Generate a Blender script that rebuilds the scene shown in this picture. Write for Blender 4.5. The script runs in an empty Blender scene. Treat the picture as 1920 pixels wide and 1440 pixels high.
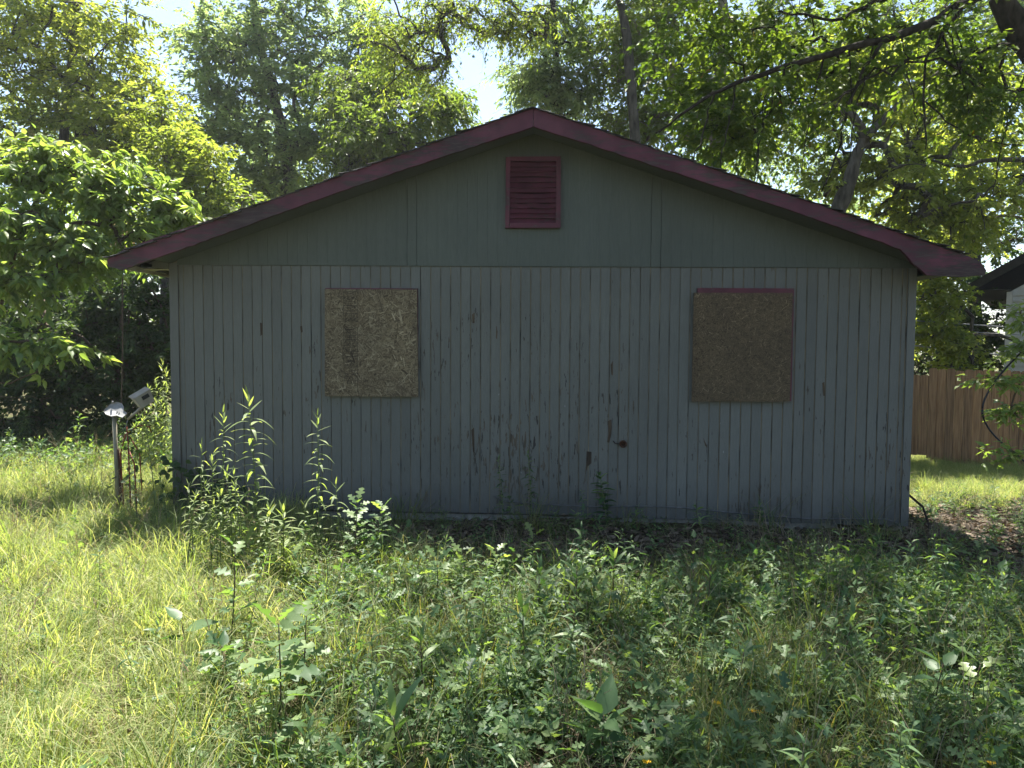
import bpy, math, random
import numpy as np
from mathutils import Vector, Matrix

rng = np.random.default_rng(7)
random.seed(7)
S = bpy.context.scene
COL = S.collection
R = math.radians

# ------------------------------------------------------------------ camera, sky, sun, exposure
F_PX = 1400.0
CAM = np.array([0.30, -7.55, 1.75])
YAW, PITCH, ROLL = R(2.4), R(-2.97), R(-0.38)


def cam_rot():
    c, s = math.cos(YAW), math.sin(YAW)
    rz = np.array([[c, -s, 0], [s, c, 0], [0, 0, 1]])
    c, s = math.cos(PITCH), math.sin(PITCH)
    rx = np.array([[1, 0, 0], [0, c, -s], [0, s, c]])
    c, s = math.cos(ROLL), math.sin(ROLL)
    ry = np.array([[c, 0, s], [0, 1, 0], [-s, 0, c]])
    return rz @ rx @ ry


CR = cam_rot()
cd = bpy.data.cameras.new('camera')
cam = bpy.data.objects.new('camera', cd)
COL.objects.link(cam)
cd.sensor_width = 36
cd.lens = 36 * F_PX / 1920
cd.clip_end = 1500
cd.clip_start = 0.05
m = Matrix.Identity(4)
for i in range(3):
    m[i][0], m[i][1], m[i][2], m[i][3] = CR[i, 0], CR[i, 2], -CR[i, 1], CAM[i]
cam.matrix_world = m
S.camera = cam

SUN_EL, SUN_X = R(67), -0.20            # sun stands behind the house, a little to the left
sun_dir = np.array([SUN_X, 1.0, 0.0])
sun_dir /= np.linalg.norm(sun_dir)
sun_dir = np.append(sun_dir[:2] * math.cos(SUN_EL), math.sin(SUN_EL))
w = bpy.data.worlds.new('World')
S.world = w
w.use_nodes = True
nt = w.node_tree
bg = nt.nodes['Background']
sk = nt.nodes.new('ShaderNodeTexSky')
sk.sky_type = 'NISHITA'
sk.sun_disc = False
sk.sun_elevation = SUN_EL
sk.sun_rotation = math.atan2(sun_dir[0], sun_dir[1])
sk.air_density = 1.0
sk.dust_density = 1.0
nt.links.new(sk.outputs[0], bg.inputs[0])
bg.inputs[1].default_value = 0.065
sl = bpy.data.lights.new('sun', 'SUN')
sl.energy = 5.0
sl.angle = R(0.55)
sl.color = (1.0, 0.96, 0.87)
so = bpy.data.objects.new('sun', sl)
COL.objects.link(so)
so.rotation_euler = Vector(sun_dir).to_track_quat('Z', 'Y').to_euler()
vs = S.view_settings
vs.view_transform = 'Standard'
vs.look = 'None'
vs.gamma = 1
vs.exposure = 2.1
S.render.engine = 'CYCLES'
cy = S.cycles
cy.max_bounces = 8
cy.diffuse_bounces = 4
cy.transmission_bounces = 6
cy.glossy_bounces = 2
cy.transparent_max_bounces = 4
cy.sample_clamp_indirect = 6
cy.use_denoising = True
cy.caustics_reflective = False
cy.caustics_refractive = False


def at(px, py, Y):
    """the point of the photographed place seen at (px, py) that lies at depth Y"""
    d = CR @ np.array([(px - 960) / F_PX, 1.0, -(py - 720) / F_PX])
    return CAM + d * ((Y - CAM[1]) / d[1])


def ground_z(x, y):
    x = np.asarray(x, float)
    y = np.asarray(y, float)
    s = np.clip((x - 1.5) / 4.0, 0, 1)
    s = s * s * (3 - 2 * s)
    z = -0.045 - 0.07 * s - 0.047 * np.clip(y + 0.2, 0, 8) * s
    z = z + 0.02 * np.sin(x * 1.7 + 0.6) * np.cos(y * 1.3) + 0.012 * np.sin(x * 4.1 + y * 3.3)
    return z


# ------------------------------------------------------------------ helpers
def tag(o, label=None, cat=None, group=None, kind=None):
    if label:
        o['label'] = label
    if cat:
        o['category'] = cat
    if group:
        o['group'] = group
    if kind:
        o['kind'] = kind
    return o


def thing(name, label, cat, loc=(0, 0, 0), group=None):
    o = bpy.data.objects.new(name, None)
    o.empty_display_size = 0.1
    COL.objects.link(o)
    o.location = [float(v) for v in loc]
    return tag(o, label, cat, group)


def norm(a):
    return a / np.maximum(np.linalg.norm(a, axis=-1, keepdims=True), 1e-9)


class MB:
    """collects triangles (numpy) and links them as one mesh object"""

    def __init__(self):
        self.v, self.t, self.r, self.mi, self.n = [], [], [], [], 0

    def add(self, v, t, r=0.5, mi=0):
        v = np.asarray(v, float).reshape(-1, 3)
        t = np.asarray(t, np.int64).reshape(-1, 3)
        self.v.append(v)
        self.t.append(t + self.n)
        self.r.append(np.broadcast_to(np.asarray(r, float), (len(v),)))
        self.mi.append(np.full(len(t), mi))
        self.n += len(v)
        return self

    def box(self, lo, hi, jit=0.0):
        (a, b, c), (d, e, f) = lo, hi
        v = np.array([(a, b, c), (d, b, c), (d, e, c), (a, e, c), (a, b, f), (d, b, f), (d, e, f), (a, e, f)], float)
        if jit:
            v += rng.normal(0, jit, v.shape)
        return self.hexa(v)

    def hexa(self, v):
        q = [(0, 3, 2, 1), (4, 5, 6, 7), (0, 1, 5, 4), (1, 2, 6, 5), (2, 3, 7, 6), (3, 0, 4, 7)]
        t = []
        for a, b, c, d in q:
            t += [(a, b, c), (a, c, d)]
        return self.add(v, t)

    def prism(self, poly, y0, y1):
        """polygon of (x, z) points extruded from y0 to y1"""
        from mathutils.geometry import tessellate_polygon
        n = len(poly)
        tr = tessellate_polygon([[Vector((p[0], p[1], 0)) for p in poly]])
        v = [(p[0], y0, p[1]) for p in poly] + [(p[0], y1, p[1]) for p in poly]
        t = [tuple(x) for x in tr] + [(x[2] + n, x[1] + n, x[0] + n) for x in tr]
        for i in range(n):
            j = (i + 1) % n
            t += [(i, j, j + n), (i, j + n, i + n)]
        return self.add(v, t)

    def tube(self, pts, rad, sides=6, r=0.5, mi=0, cap=True):
        p = np.asarray(pts, float)
        n = len(p)
        rad = np.broadcast_to(np.asarray(rad, float), (n,))
        d = norm(np.gradient(p, axis=0))
        ref = np.array([0, 0, 1.0]) if abs(d[:, 2]).mean() < 0.8 else np.array([1.0, 0, 0])
        a = norm(np.cross(d, ref))
        b = np.cross(d, a)
        th = np.arange(sides) * 2 * math.pi / sides
        ring = p[:, None] + rad[:, None, None] * (np.cos(th)[None, :, None] * a[:, None] + np.sin(th)[None, :, None] * b[:, None])
        v = ring.reshape(-1, 3)
        i = np.arange(n - 1)[:, None] * sides
        k = np.arange(sides)[None]
        k2 = (k + 1) % sides
        A, B, C_, D = i + k, i + k2, i + sides + k2, i + sides + k
        t = np.concatenate([np.stack([A, B, C_], -1).reshape(-1, 3), np.stack([A, C_, D], -1).reshape(-1, 3)])
        if cap:
            c = [[(0, j + 1, j)] for j in range(1, sides - 1)]
            o = (n - 1) * sides
            c += [[(o, o + j, o + j + 1)] for j in range(1, sides - 1)]
            t = np.concatenate([t, np.array(c).reshape(-1, 3)])
        return self.add(v, t, r, mi)

    def edges(self, A, B, ra, rb, sides=4, mi=0):
        """many tapered sticks at once"""
        A, B = np.asarray(A, float), np.asarray(B, float)
        d = norm(B - A)
        ref = np.where(np.abs(d[:, 2:3]) < 0.9, np.array([[0, 0, 1.0]]), np.array([[1.0, 0, 0]]))
        a = norm(np.cross(d, ref))
        b = np.cross(d, a)
        th = np.arange(sides) * 2 * math.pi / sides
        c = (np.cos(th)[None, :, None] * a[:, None] + np.sin(th)[None, :, None] * b[:, None])
        v = np.concatenate([A[:, None] + c * ra[:, None, None], B[:, None] + c * rb[:, None, None]], 1)
        k = np.arange(sides)
        k2 = (k + 1) % sides
        tt = np.concatenate([np.stack([k, k2, k2 + sides], -1), np.stack([k, k2 + sides, k + sides], -1)])
        t = (np.arange(len(A)) * 2 * sides)[:, None, None] + tt[None]
        return self.add(v.reshape(-1, 3), t.reshape(-1, 3), 0.5, mi)

    def leaves(self, P, D, N, L, W, tm, r=None, mi=0):
        V, T = tm
        D = norm(D)
        Sd = norm(np.cross(N, D))
        U = np.cross(D, Sd)
        n = len(P)
        L = np.broadcast_to(L, (n,))
        W = np.broadcast_to(W, (n,))
        v = P[:, None] + (L[:, None, None] * V[None, :, 0:1]) * D[:, None] + (W[:, None, None] * V[None, :, 1:2]) * Sd[:, None] \
            + (L[:, None, None] * V[None, :, 2:3]) * U[:, None]
        t = (np.arange(n) * len(V))[:, None, None] + T[None]
        if r is None:
            r = rng.random(n)
        return self.add(v.reshape(-1, 3), t.reshape(-1, 3), np.repeat(r, len(V)), mi)

    def mesh(self, name, mats, off=(0, 0, 0), smooth=False):
        v = np.concatenate(self.v) - np.asarray(off, float)
        t = np.concatenate(self.t)
        me = bpy.data.meshes.new(name)
        me.vertices.add(len(v))
        me.vertices.foreach_set('co', v.astype(np.float32).ravel())
        me.loops.add(len(t) * 3)
        me.loops.foreach_set('vertex_index', t.astype(np.int32).ravel())
        me.polygons.add(len(t))
        me.polygons.foreach_set('loop_start', np.arange(0, len(t) * 3, 3, dtype=np.int32))
        me.polygons.foreach_set('material_index', np.concatenate(self.mi).astype(np.int32))
        me.polygons.foreach_set('use_smooth', np.full(len(t), smooth))
        at_ = me.attributes.new('rnd', 'FLOAT', 'POINT')
        at_.data.foreach_set('value', np.concatenate(self.r).astype(np.float32))
        for mm in (mats if isinstance(mats, (list, tuple)) else [mats]):
            me.materials.append(mm)
        me.update()
        me.validate()
        return me

    def build(self, name, mats, parent=None, off=None, smooth=False):
        if off is None:
            off = tuple(parent_world(parent)) if parent else (0, 0, 0)
        o = bpy.data.objects.new(name, self.mesh(name, mats, off, smooth))
        COL.objects.link(o)
        o.parent = parent
        return o


def parent_world(p):
    v = Vector((0, 0, 0))
    while p is not None:
        v += p.location
        p = p.parent
    return v


# ------------------------------------------------------------------ materials
def new_mat(name):
    mt = bpy.data.materials.new(name)
    mt.use_nodes = True
    return mt, mt.node_tree, mt.node_tree.nodes['Principled BSDF']


def nd(t, typ, **kw):
    n = t.nodes.new(typ)
    for k, v in kw.items():
        setattr(n, k, v)
    return n


def ramp(t, src, stops, interp='LINEAR'):
    r = nd(t, 'ShaderNodeValToRGB')
    r.color_ramp.interpolation = interp
    e = r.color_ramp.elements
    while len(e) < len(stops):
        e.new(0.5)
    for i, (p, c) in enumerate(stops):
        e[i].position = p
        e[i].color = (*c, 1) if len(c) == 3 else c
    t.links.new(src, r.inputs[0])
    return r


def g(v):
    return (v, v, v)


def noise(t, vec, scale, detail=4, rough=0.55):
    n = nd(t, 'ShaderNodeTexNoise')
    n.inputs['Scale'].default_value = scale
    n.inputs['Detail'].default_value = detail
    n.inputs['Roughness'].default_value = rough
    if vec is not None:
        t.links.new(vec, n.inputs['Vector'])
    return n


def mapped(t, scale=(1, 1, 1), loc=(0, 0, 0), rot=(0, 0, 0), src=None):
    if src is None:
        src = nd(t, 'ShaderNodeTexCoord').outputs['Object']
    mp = nd(t, 'ShaderNodeMapping')
    mp.inputs['Scale'].default_value = scale
    mp.inputs['Location'].default_value = loc
    mp.inputs['Rotation'].default_value = rot
    t.links.new(src, mp.inputs[0])
    return mp.outputs[0]


def mix(t, fac, a, b, mode='MIX'):
    n = nd(t, 'ShaderNodeMix', data_type='RGBA', blend_type=mode)
    for s, v in ((n.inputs[0], fac), (n.inputs[6], a), (n.inputs[7], b)):
        if hasattr(v, 'links'):
            t.links.new(v, s)
        elif isinstance(v, (int, float)):
            s.default_value = v
        else:
            s.default_value = (*v, 1)
    return n.outputs[2]


def mth(t, op, a, b=None, clamp=False):
    n = nd(t, 'ShaderNodeMath', operation=op, use_clamp=clamp)
    for s, v in zip(n.inputs, (a, b)):
        if v is None:
            continue
        if hasattr(v, 'links'):
            t.links.new(v, s)
        else:
            s.default_value = v
    return n.outputs[0]


def bump(t, bsdf, h, strength=0.3, dist=0.01):
    b = nd(t, 'ShaderNodeBump')
    b.inputs['Strength'].default_value = strength
    b.inputs['Distance'].default_value = dist
    t.links.new(h, b.inputs['Height'])
    t.links.new(b.outputs[0], bsdf.inputs['Normal'])


def leaf_mat(name, cols, trans=0.5, tcol=(1.95, 1.95, 0.75), rough=0.5, spec=0.28, dead=0.0):
    mt, t, b = new_mat(name)
    a = nd(t, 'ShaderNodeAttribute', attribute_name='rnd')
    oi = nd(t, 'ShaderNodeObjectInfo')
    s = mth(t, 'FRACT', mth(t, 'ADD', a.outputs['Fac'], mth(t, 'MULTIPLY', oi.outputs['Random'], 0.37)))
    stops = [(i / max(1, len(cols) - 1), c) for i, c in enumerate(cols)]
    c = ramp(t, s, stops).outputs[0]
    if dead:
        c = mix(t, mth(t, 'GREATER_THAN', s, 1 - dead), c, (0.22, 0.13, 0.04))
    t.links.new(c, b.inputs['Base Color'])
    b.inputs['Roughness'].default_value = rough
    b.inputs['Specular IOR Level'].default_value = spec
    tr = nd(t, 'ShaderNodeBsdfTranslucent')
    t.links.new(mix(t, 1.0, c, tcol, 'MULTIPLY'), tr.inputs[0])
    ms = nd(t, 'ShaderNodeMixShader')
    ms.inputs[0].default_value = trans
    t.links.new(b.outputs[0], ms.inputs[1])
    t.links.new(tr.outputs[0], ms.inputs[2])
    t.links.new(ms.outputs[0], t.nodes['Material Output'].inputs[0])
    return mt


def simple_mat(name, c1, c2, scale=8, rough=0.8, stretch=(1, 1, 1), spec=0.3, bmp=0.3, metal=0.0, detail=5, bdist=0.01):
    mt, t, b = new_mat(name)
    n = noise(t, mapped(t, stretch), scale, detail)
    t.links.new(ramp(t, n.outputs[0], [(0.3, c1), (0.7, c2)]).outputs[0], b.inputs['Base Color'])
    b.inputs['Roughness'].default_value = rough
    b.inputs['Specular IOR Level'].default_value = spec
    b.inputs['Metallic'].default_value = metal
    if bmp:
        bump(t, b, n.outputs[0], bmp, bdist)
    return mt


def siding_mat(name, base, flecks=1.0):
    """old grey blue paint, flaking off in upright slivers, more of it low on the wall"""
    mt, t, b = new_mat(name)
    co = nd(t, 'ShaderNodeTexCoord').outputs['Object']
    big = noise(t, mapped(t, (0.7, 1, 0.5), src=co), 1.3, 3)
    tone = ramp(t, big.outputs[0], [(0.3, tuple(v * 0.86 for v in base)), (0.7, tuple(v * 1.10 for v in base))]).outputs[0]
    grain = noise(t, mapped(t, (1, 1, 0.06), src=co), 160, 3, 0.6)
    tone = mix(t, 1.0, tone, ramp(t, grain.outputs[0], [(0.3, g(0.86)), (0.7, g(1.08))]).outputs[0], 'MULTIPLY')
    gi = nd(t, 'ShaderNodeNewGeometry')
    oi = nd(t, 'ShaderNodeObjectInfo')
    tone = mix(t, 1.0, tone, ramp(t, oi.outputs['Random'], [(0, g(1 - 0.07 * flecks)), (1, g(1 + 0.06 * flecks))]).outputs[0], 'MULTIPLY')
    sep = nd(t, 'ShaderNodeSeparateXYZ')
    t.links.new(co, sep.inputs[0])
    low = nd(t, 'ShaderNodeMapRange')
    t.links.new(sep.outputs[2], low.inputs[0])
    for i, v in enumerate((2.3, 0.0, 0.0, 0.075 * flecks)):
        low.inputs[i + 1].default_value = v
    # flaked slivers
    f1 = noise(t, mapped(t, (1, 1, 0.16), src=co), 46, 3, 0.6)
    pt = noise(t, mapped(t, (1.2, 1, 0.8), (3, 0, 1), src=co), 1.1, 4)
    amt = mth(t, 'ADD', mth(t, 'MULTIPLY', low.outputs[0], 1.0), mth(t, 'MULTIPLY', mth(t, 'SUBTRACT', pt.outputs[0], 0.5), 0.50 * flecks))
    v1 = mth(t, 'ADD', f1.outputs[0], amt)
    cx_ = mth(t, 'MULTIPLY', mth(t, 'ADD', sep.outputs[0], 0.35), 0.62)
    cz_ = mth(t, 'MULTIPLY', mth(t, 'SUBTRACT', sep.outputs[2], 0.45), 0.85)
    rr = mth(t, 'ADD', mth(t, 'MULTIPLY', cx_, cx_), mth(t, 'MULTIPLY', cz_, cz_))
    v1 = mth(t, 'ADD', v1, mth(t, 'SUBTRACT', mth(t, 'MULTIPLY', mth(t, 'POWER', 2.718, mth(t, 'MULTIPLY', rr, -1.0)), 0.085), 0.042))
    msk = ramp(t, v1, [(0.685, g(0)), (0.71, g(1))]).outputs[0]
    wood = ramp(t, noise(t, mapped(t, (1, 1, 0.1), src=co), 30, 2).outputs[0], [(0.35, (0.022, 0.021, 0.020)), (0.62, (0.085, 0.066, 0.045))]).outputs[0]
    col = mix(t, msk, tone, wood)
    # dirt splash near the ground
    dn = noise(t, mapped(t, (1, 1, 0.8), src=co), 3.5, 6, 0.65)
    ds = nd(t, 'ShaderNodeMapRange')
    t.links.new(sep.outputs[2], ds.inputs[0])
    for i, v in enumerate((0.65, 0.0, 0.0, 0.62)):
        ds.inputs[i + 1].default_value = v
    dm = ramp(t, mth(t, 'MULTIPLY', ds.outputs[0], dn.outputs[0]), [(0.13, g(0)), (0.42, g(0.8))]).outputs[0]
    col = mix(t, dm, col, (0.055, 0.055, 0.05))
    # pale chips
    pc = noise(t, mapped(t, (1, 1, 0.25), (9, 2, 4), src=co), 30, 2)
    col = mix(t, ramp(t, mth(t, 'ADD', pc.outputs[0], mth(t, 'MULTIPLY', low.outputs[0], 0.3)), [(0.80, g(0)), (0.82, g(0.6))]).outputs[0], col, (0.33, 0.34, 0.32))
    t.links.new(col, b.inputs['Base Color'])
    b.inputs['Roughness'].default_value = 0.62
    b.inputs['Specular IOR Level'].default_value = 0.25
    bump(t, b, mth(t, 'SUBTRACT', grain.outputs[0], mth(t, 'MULTIPLY', msk, 0.8)), 0.35, 0.003)
    return mt


def red_mat(name, base=(0.088, 0.025, 0.038), wear=1.0, axis=(0.12, 1, 1)):
    mt, t, b = new_mat(name)
    co = nd(t, 'ShaderNodeTexCoord').outputs['Object']
    n1 = noise(t, mapped(t, axis, src=co), 34, 6, 0.72)
    n2 = noise(t, mapped(t, (0.5, 1, 1.4), (5, 1, 2), src=co), 2.6, 5, 0.6)
    n3 = noise(t, mapped(t, (1, 1, 1), (1, 7, 2), src=co), 5, 3)
    c = ramp(t, n3.outputs[0], [(0.3, tuple(v * 0.75 for v in base)), (0.7, tuple(v * 1.3 for v in base))]).outputs[0]
    v = mth(t, 'ADD', mth(t, 'MULTIPLY', n1.outputs[0], 0.5), mth(t, 'MULTIPLY', n2.outputs[0], 0.5))
    k = 0.49 + 0.06 * (1 - wear)
    msk = ramp(t, v, [(k, g(0)), (k + 0.05, g(0.9))]).outputs[0]
    c = mix(t, msk, c, ramp(t, n1.outputs[0], [(0.42, (0.018, 0.011, 0.011)), (0.72, (0.080, 0.060, 0.052))]).outputs[0])
    pk = ramp(t, mth(t, 'ADD', n2.outputs[0], mth(t, 'MULTIPLY', n3.outputs[0], 0.3)), [(0.30, g(0.55)), (0.42, g(0))]).outputs[0]
    c = mix(t, pk, c, (0.19, 0.075, 0.09))
    t.links.new(c, b.inputs['Base Color'])
    b.inputs['Roughness'].default_value = 0.6
    b.inputs['Specular IOR Level'].default_value = 0.25
    bump(t, b, mth(t, 'SUBTRACT', n1.outputs[0], mth(t, 'MULTIPLY', msk, 0.7)), 0.4, 0.004)
    return mt


def osb_mat(name, light, dark, sc=1.0):
    """pressed wood strands lying in all directions"""
    mt, t, b = new_mat(name)
    co = nd(t, 'ShaderNodeTexCoord').outputs['Object']
    cols = None
    hgt = None
    for k, (cell, loc) in enumerate(((13, (0, 0, 0)), (19, (4, 2, 7)), (30, (8, 1, 3)))):
        wob = noise(t, mapped(t, (1, 1, 1), loc, src=co), 8, 3)
        wv = nd(t, 'ShaderNodeVectorMath', operation='MULTIPLY_ADD')
        t.links.new(wob.outputs['Color'], wv.inputs[0])
        wv.inputs[1].default_value = (0.12, 0.0, 0.12)
        t.links.new(mapped(t, (1, 0, 1), loc, (0, 0.5 * k, 0), src=co), wv.inputs[2])
        vo = nd(t, 'ShaderNodeTexVoronoi')
        vo.inputs['Scale'].default_value = cell * sc
        t.links.new(wv.outputs[0], vo.inputs['Vector'])
        sp = nd(t, 'ShaderNodeSeparateColor')
        t.links.new(vo.outputs['Color'], sp.inputs[0])
        vr = nd(t, 'ShaderNodeVectorRotate', rotation_type='Y_AXIS')
        t.links.new(co, vr.inputs['Vector'])
        t.links.new(mth(t, 'MULTIPLY', sp.outputs[0], 6.28), vr.inputs['Angle'])
        st = noise(t, mapped(t, (9 * sc, 1, 85 * sc), loc, src=vr.outputs[0]), 1.0, 1, 0.5)
        tone = mth(t, 'ADD', mth(t, 'MULTIPLY', st.outputs[0], 0.9), mth(t, 'MULTIPLY', sp.outputs[1], 0.10))
        c = ramp(t, tone, [(0.38, dark), (0.50, tuple((x + y) / 2 for x, y in zip(light, dark))), (0.64, light)]).outputs[0]
        if cols is None:
            cols, hgt = c, tone
        else:
            fm = mth(t, 'GREATER_THAN', sp.outputs[2], 0.55)
            cols = mix(t, fm, cols, c)
            mv = nd(t, 'ShaderNodeMix')
            t.links.new(fm, mv.inputs[0])
            t.links.new(hgt, mv.inputs[2])
            t.links.new(tone, mv.inputs[3])
            hgt = mv.outputs[0]
    dk = noise(t, mapped(t, (1, 1, 1), (2, 2, 2), src=co), 55, 2)
    cols = mix(t, ramp(t, dk.outputs[0], [(0.74, g(0)), (0.78, g(0.8))]).outputs[0], cols, (0.02, 0.016, 0.012))
    ag = noise(t, mapped(t, (1, 1, 1), (3, 1, 5), src=co), 2.2, 4)
    cols = mix(t, 1.0, cols, ramp(t, ag.outputs[0], [(0.3, (0.78, 0.76, 0.76)), (0.7, (1.1, 1.06, 1.0))]).outputs[0], 'MULTIPLY')
    t.links.new(cols, b.inputs['Base Color'])
    b.inputs['Roughness'].default_value = 0.75
    b.inputs['Specular IOR Level'].default_value = 0.2
    bump(t, b, hgt, 0.5, 0.004)
    return mt


def ground_mat():
    mt, t, b = new_mat('soil')
    co = nd(t, 'ShaderNodeTexCoord').outputs['Object']
    n = noise(t, mapped(t, src=co), 1.2, 6)
    f = noise(t, mapped(t, src=co), 28, 5, 0.7)
    c = ramp(t, f.outputs[0], [(0.3, (0.028, 0.021, 0.014)), (0.55, (0.075, 0.055, 0.034)), (0.75, (0.15, 0.115, 0.07))]).outputs[0]
    gr = ramp(t, f.outputs[0], [(0.3, (0.03, 0.045, 0.014)), (0.7, (0.095, 0.12, 0.035))]).outputs[0]
    c = mix(t, ramp(t, n.outputs[0], [(0.42, g(0)), (0.62, g(0.8))]).outputs[0], c, gr)
    t.links.new(c, b.inputs['Base Color'])
    b.inputs['Roughness'].default_value = 0.95
    b.inputs['Specular IOR Level'].default_value = 0.1
    bump(t, b, f.outputs[0], 0.7, 0.03)
    return mt


M = {}
M['siding'] = siding_mat('old_grey_paint', (0.119, 0.120, 0.106))
M['gable'] = siding_mat('gable_grey_paint', (0.082, 0.092, 0.076), 0.25)
M['red'] = red_mat('peeling_red_paint')
M['red_v'] = red_mat('red_vent_paint', (0.083, 0.021, 0.032), 0.6, (0.4, 1, 1))
M['osb'] = osb_mat('weathered_strand_board', (0.20, 0.165, 0.105), (0.07, 0.052, 0.032))
M['osb2'] = osb_mat('brown_strand_board', (0.135, 0.10, 0.06), (0.055, 0.040, 0.023), 1.5)


def flake_mat(name, stops):
    mt, t, b = new_mat(name)
    a = nd(t, 'ShaderNodeAttribute', attribute_name='rnd')
    c = ramp(t, a.outputs['Fac'], stops).outputs[0]
    ag = noise(t, mapped(t, (1, 1, 1), (3, 1, 5)), 2.4, 4)
    c = mix(t, 1.0, c, ramp(t, ag.outputs[0], [(0.3, (0.70, 0.68, 0.68)), (0.7, (1.1, 1.06, 1.0))]).outputs[0], 'MULTIPLY')
    st = noise(t, mapped(t, (1, 1, 1)), 70, 3)
    c = mix(t, 1.0, c, ramp(t, st.outputs[0], [(0.35, g(0.75)), (0.65, g(1.15))]).outputs[0], 'MULTIPLY')
    t.links.new(c, b.inputs['Base Color'])
    b.inputs['Roughness'].default_value = 0.75
    b.inputs['Specular IOR Level'].default_value = 0.2
    return mt


M['flake'] = flake_mat('wood_strands', [(0.05, (0.065, 0.048, 0.029)), (0.35, (0.150, 0.116, 0.070)), (0.7, (0.210, 0.170, 0.106)), (0.97, (0.33, 0.28, 0.185))])
M['flake2'] = flake_mat('brown_wood_strands', [(0, (0.044, 0.032, 0.019)), (0.3, (0.098, 0.073, 0.043)), (0.8, (0.150, 0.116, 0.069)), (1, (0.23, 0.18, 0.115))])
M['core'] = simple_mat('groove_wood', (0.018, 0.018, 0.017), (0.27, 0.22, 0.14), 5, 0.9, (2.2, 1, 0.5))
M['dark'] = simple_mat('dark_hollow', (0.008, 0.008, 0.008), (0.018, 0.016, 0.014), 6, 0.95)  # near black; in openings it stands for the shade inside
M['concrete'] = simple_mat('old_concrete', (0.12, 0.115, 0.10), (0.32, 0.305, 0.265), 14, 0.95, bmp=0.5)
M['shingle'] = simple_mat('asphalt_shingle', (0.02, 0.02, 0.021), (0.075, 0.072, 0.07), 60, 0.95, bmp=0.5, bdist=0.004)
M['cream'] = simple_mat('cream_soffit', (0.34, 0.31, 0.23), (0.52, 0.49, 0.39), 6, 0.8)
M['ink'] = simple_mat('stamp_ink', (0.012, 0.011, 0.010), (0.035, 0.03, 0.022), 90, 0.9, bmp=0)
M['rawwood'] = simple_mat('torn_raw_wood', (0.022, 0.016, 0.011), (0.095, 0.066, 0.040), 40, 0.9, (1, 1, 0.12))
M['rust'] = simple_mat('rust', (0.02, 0.010, 0.006), (0.085, 0.036, 0.018), 40, 0.95)
M['galv'] = simple_mat('galvanised_steel', (0.13, 0.12, 0.085), (0.26, 0.24, 0.17), 12, 0.6, (1, 1, 0.2), 0.3, 0.1, 0.2)
M['dish'] = simple_mat('painted_steel', (0.19, 0.19, 0.185), (0.27, 0.27, 0.265), 20, 0.5, bmp=0.05)
M['beige'] = simple_mat('beige_plastic', (0.22, 0.19, 0.15), (0.32, 0.29, 0.24), 14, 0.55, bmp=0.05)
M['black'] = simple_mat('black_cover', (0.010, 0.010, 0.011), (0.03, 0.03, 0.03), 20, 0.4, bmp=0)
M['cable'] = simple_mat('grey_cable', (0.05, 0.05, 0.05), (0.13, 0.13, 0.125), 20, 0.6, bmp=0)
M['blackcable'] = simple_mat('black_cable', (0.008, 0.008, 0.012), (0.02, 0.02, 0.03), 20, 0.45, bmp=0)
M['fence'] = simple_mat('brown_fence_wood', (0.21, 0.112, 0.052), (0.50, 0.29, 0.145), 22, 0.85, (2.0, 2.0, 0.10))
_t = M['fence'].node_tree
_b = _t.nodes['Principled BSDF']
_src = _b.inputs['Base Color'].links[0].from_socket
_t.links.new(mix(_t, 1.0, _src, ramp(_t, nd(_t, 'ShaderNodeObjectInfo').outputs['Random'], [(0, (0.66, 0.66, 0.68)), (1, (1.12, 1.08, 1.02))]).outputs[0], 'MULTIPLY'), _b.inputs['Base Color'])
M['vinyl'] = simple_mat('pale_vinyl_siding', (0.38, 0.37, 0.34), (0.46, 0.45, 0.42), 5, 0.6, bmp=0.05)
M['roofblack'] = simple_mat('black_fascia', (0.008, 0.008, 0.008), (0.022, 0.021, 0.02), 9, 0.8)
M['bark'] = simple_mat('grey_bark', (0.030, 0.026, 0.020), (0.12, 0.105, 0.085), 14, 0.95, (1, 1, 0.25), 0.1, 0.9, 0, 5, 0.03)
M['palebark'] = simple_mat('pale_bark', (0.07, 0.06, 0.045), (0.30, 0.26, 0.20), 9, 0.95, (1, 1, 0.3), 0.1, 0.9, 0, 5, 0.03)
M['darkbark'] = simple_mat('dark_bark', (0.014, 0.011, 0.009), (0.055, 0.045, 0.036), 12, 0.95, (1, 1, 0.3), 0.1, 0.9, 0, 5, 0.03)
M['redstem'] = simple_mat('red_stem', (0.11, 0.022, 0.012), (0.24, 0.06, 0.03), 20, 0.7, bmp=0)
M['stem'] = simple_mat('green_stem', (0.07, 0.10, 0.03), (0.14, 0.17, 0.06), 20, 0.7, bmp=0)
M['twig'] = simple_mat('brown_twig', (0.05, 0.035, 0.022), (0.13, 0.09, 0.06), 20, 0.8, bmp=0)
M['soil'] = ground_mat()
M['yellow'] = simple_mat('yellow_petal', (0.70, 0.38, 0.01), (0.85, 0.55, 0.03), 20, 0.6, bmp=0)
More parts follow.
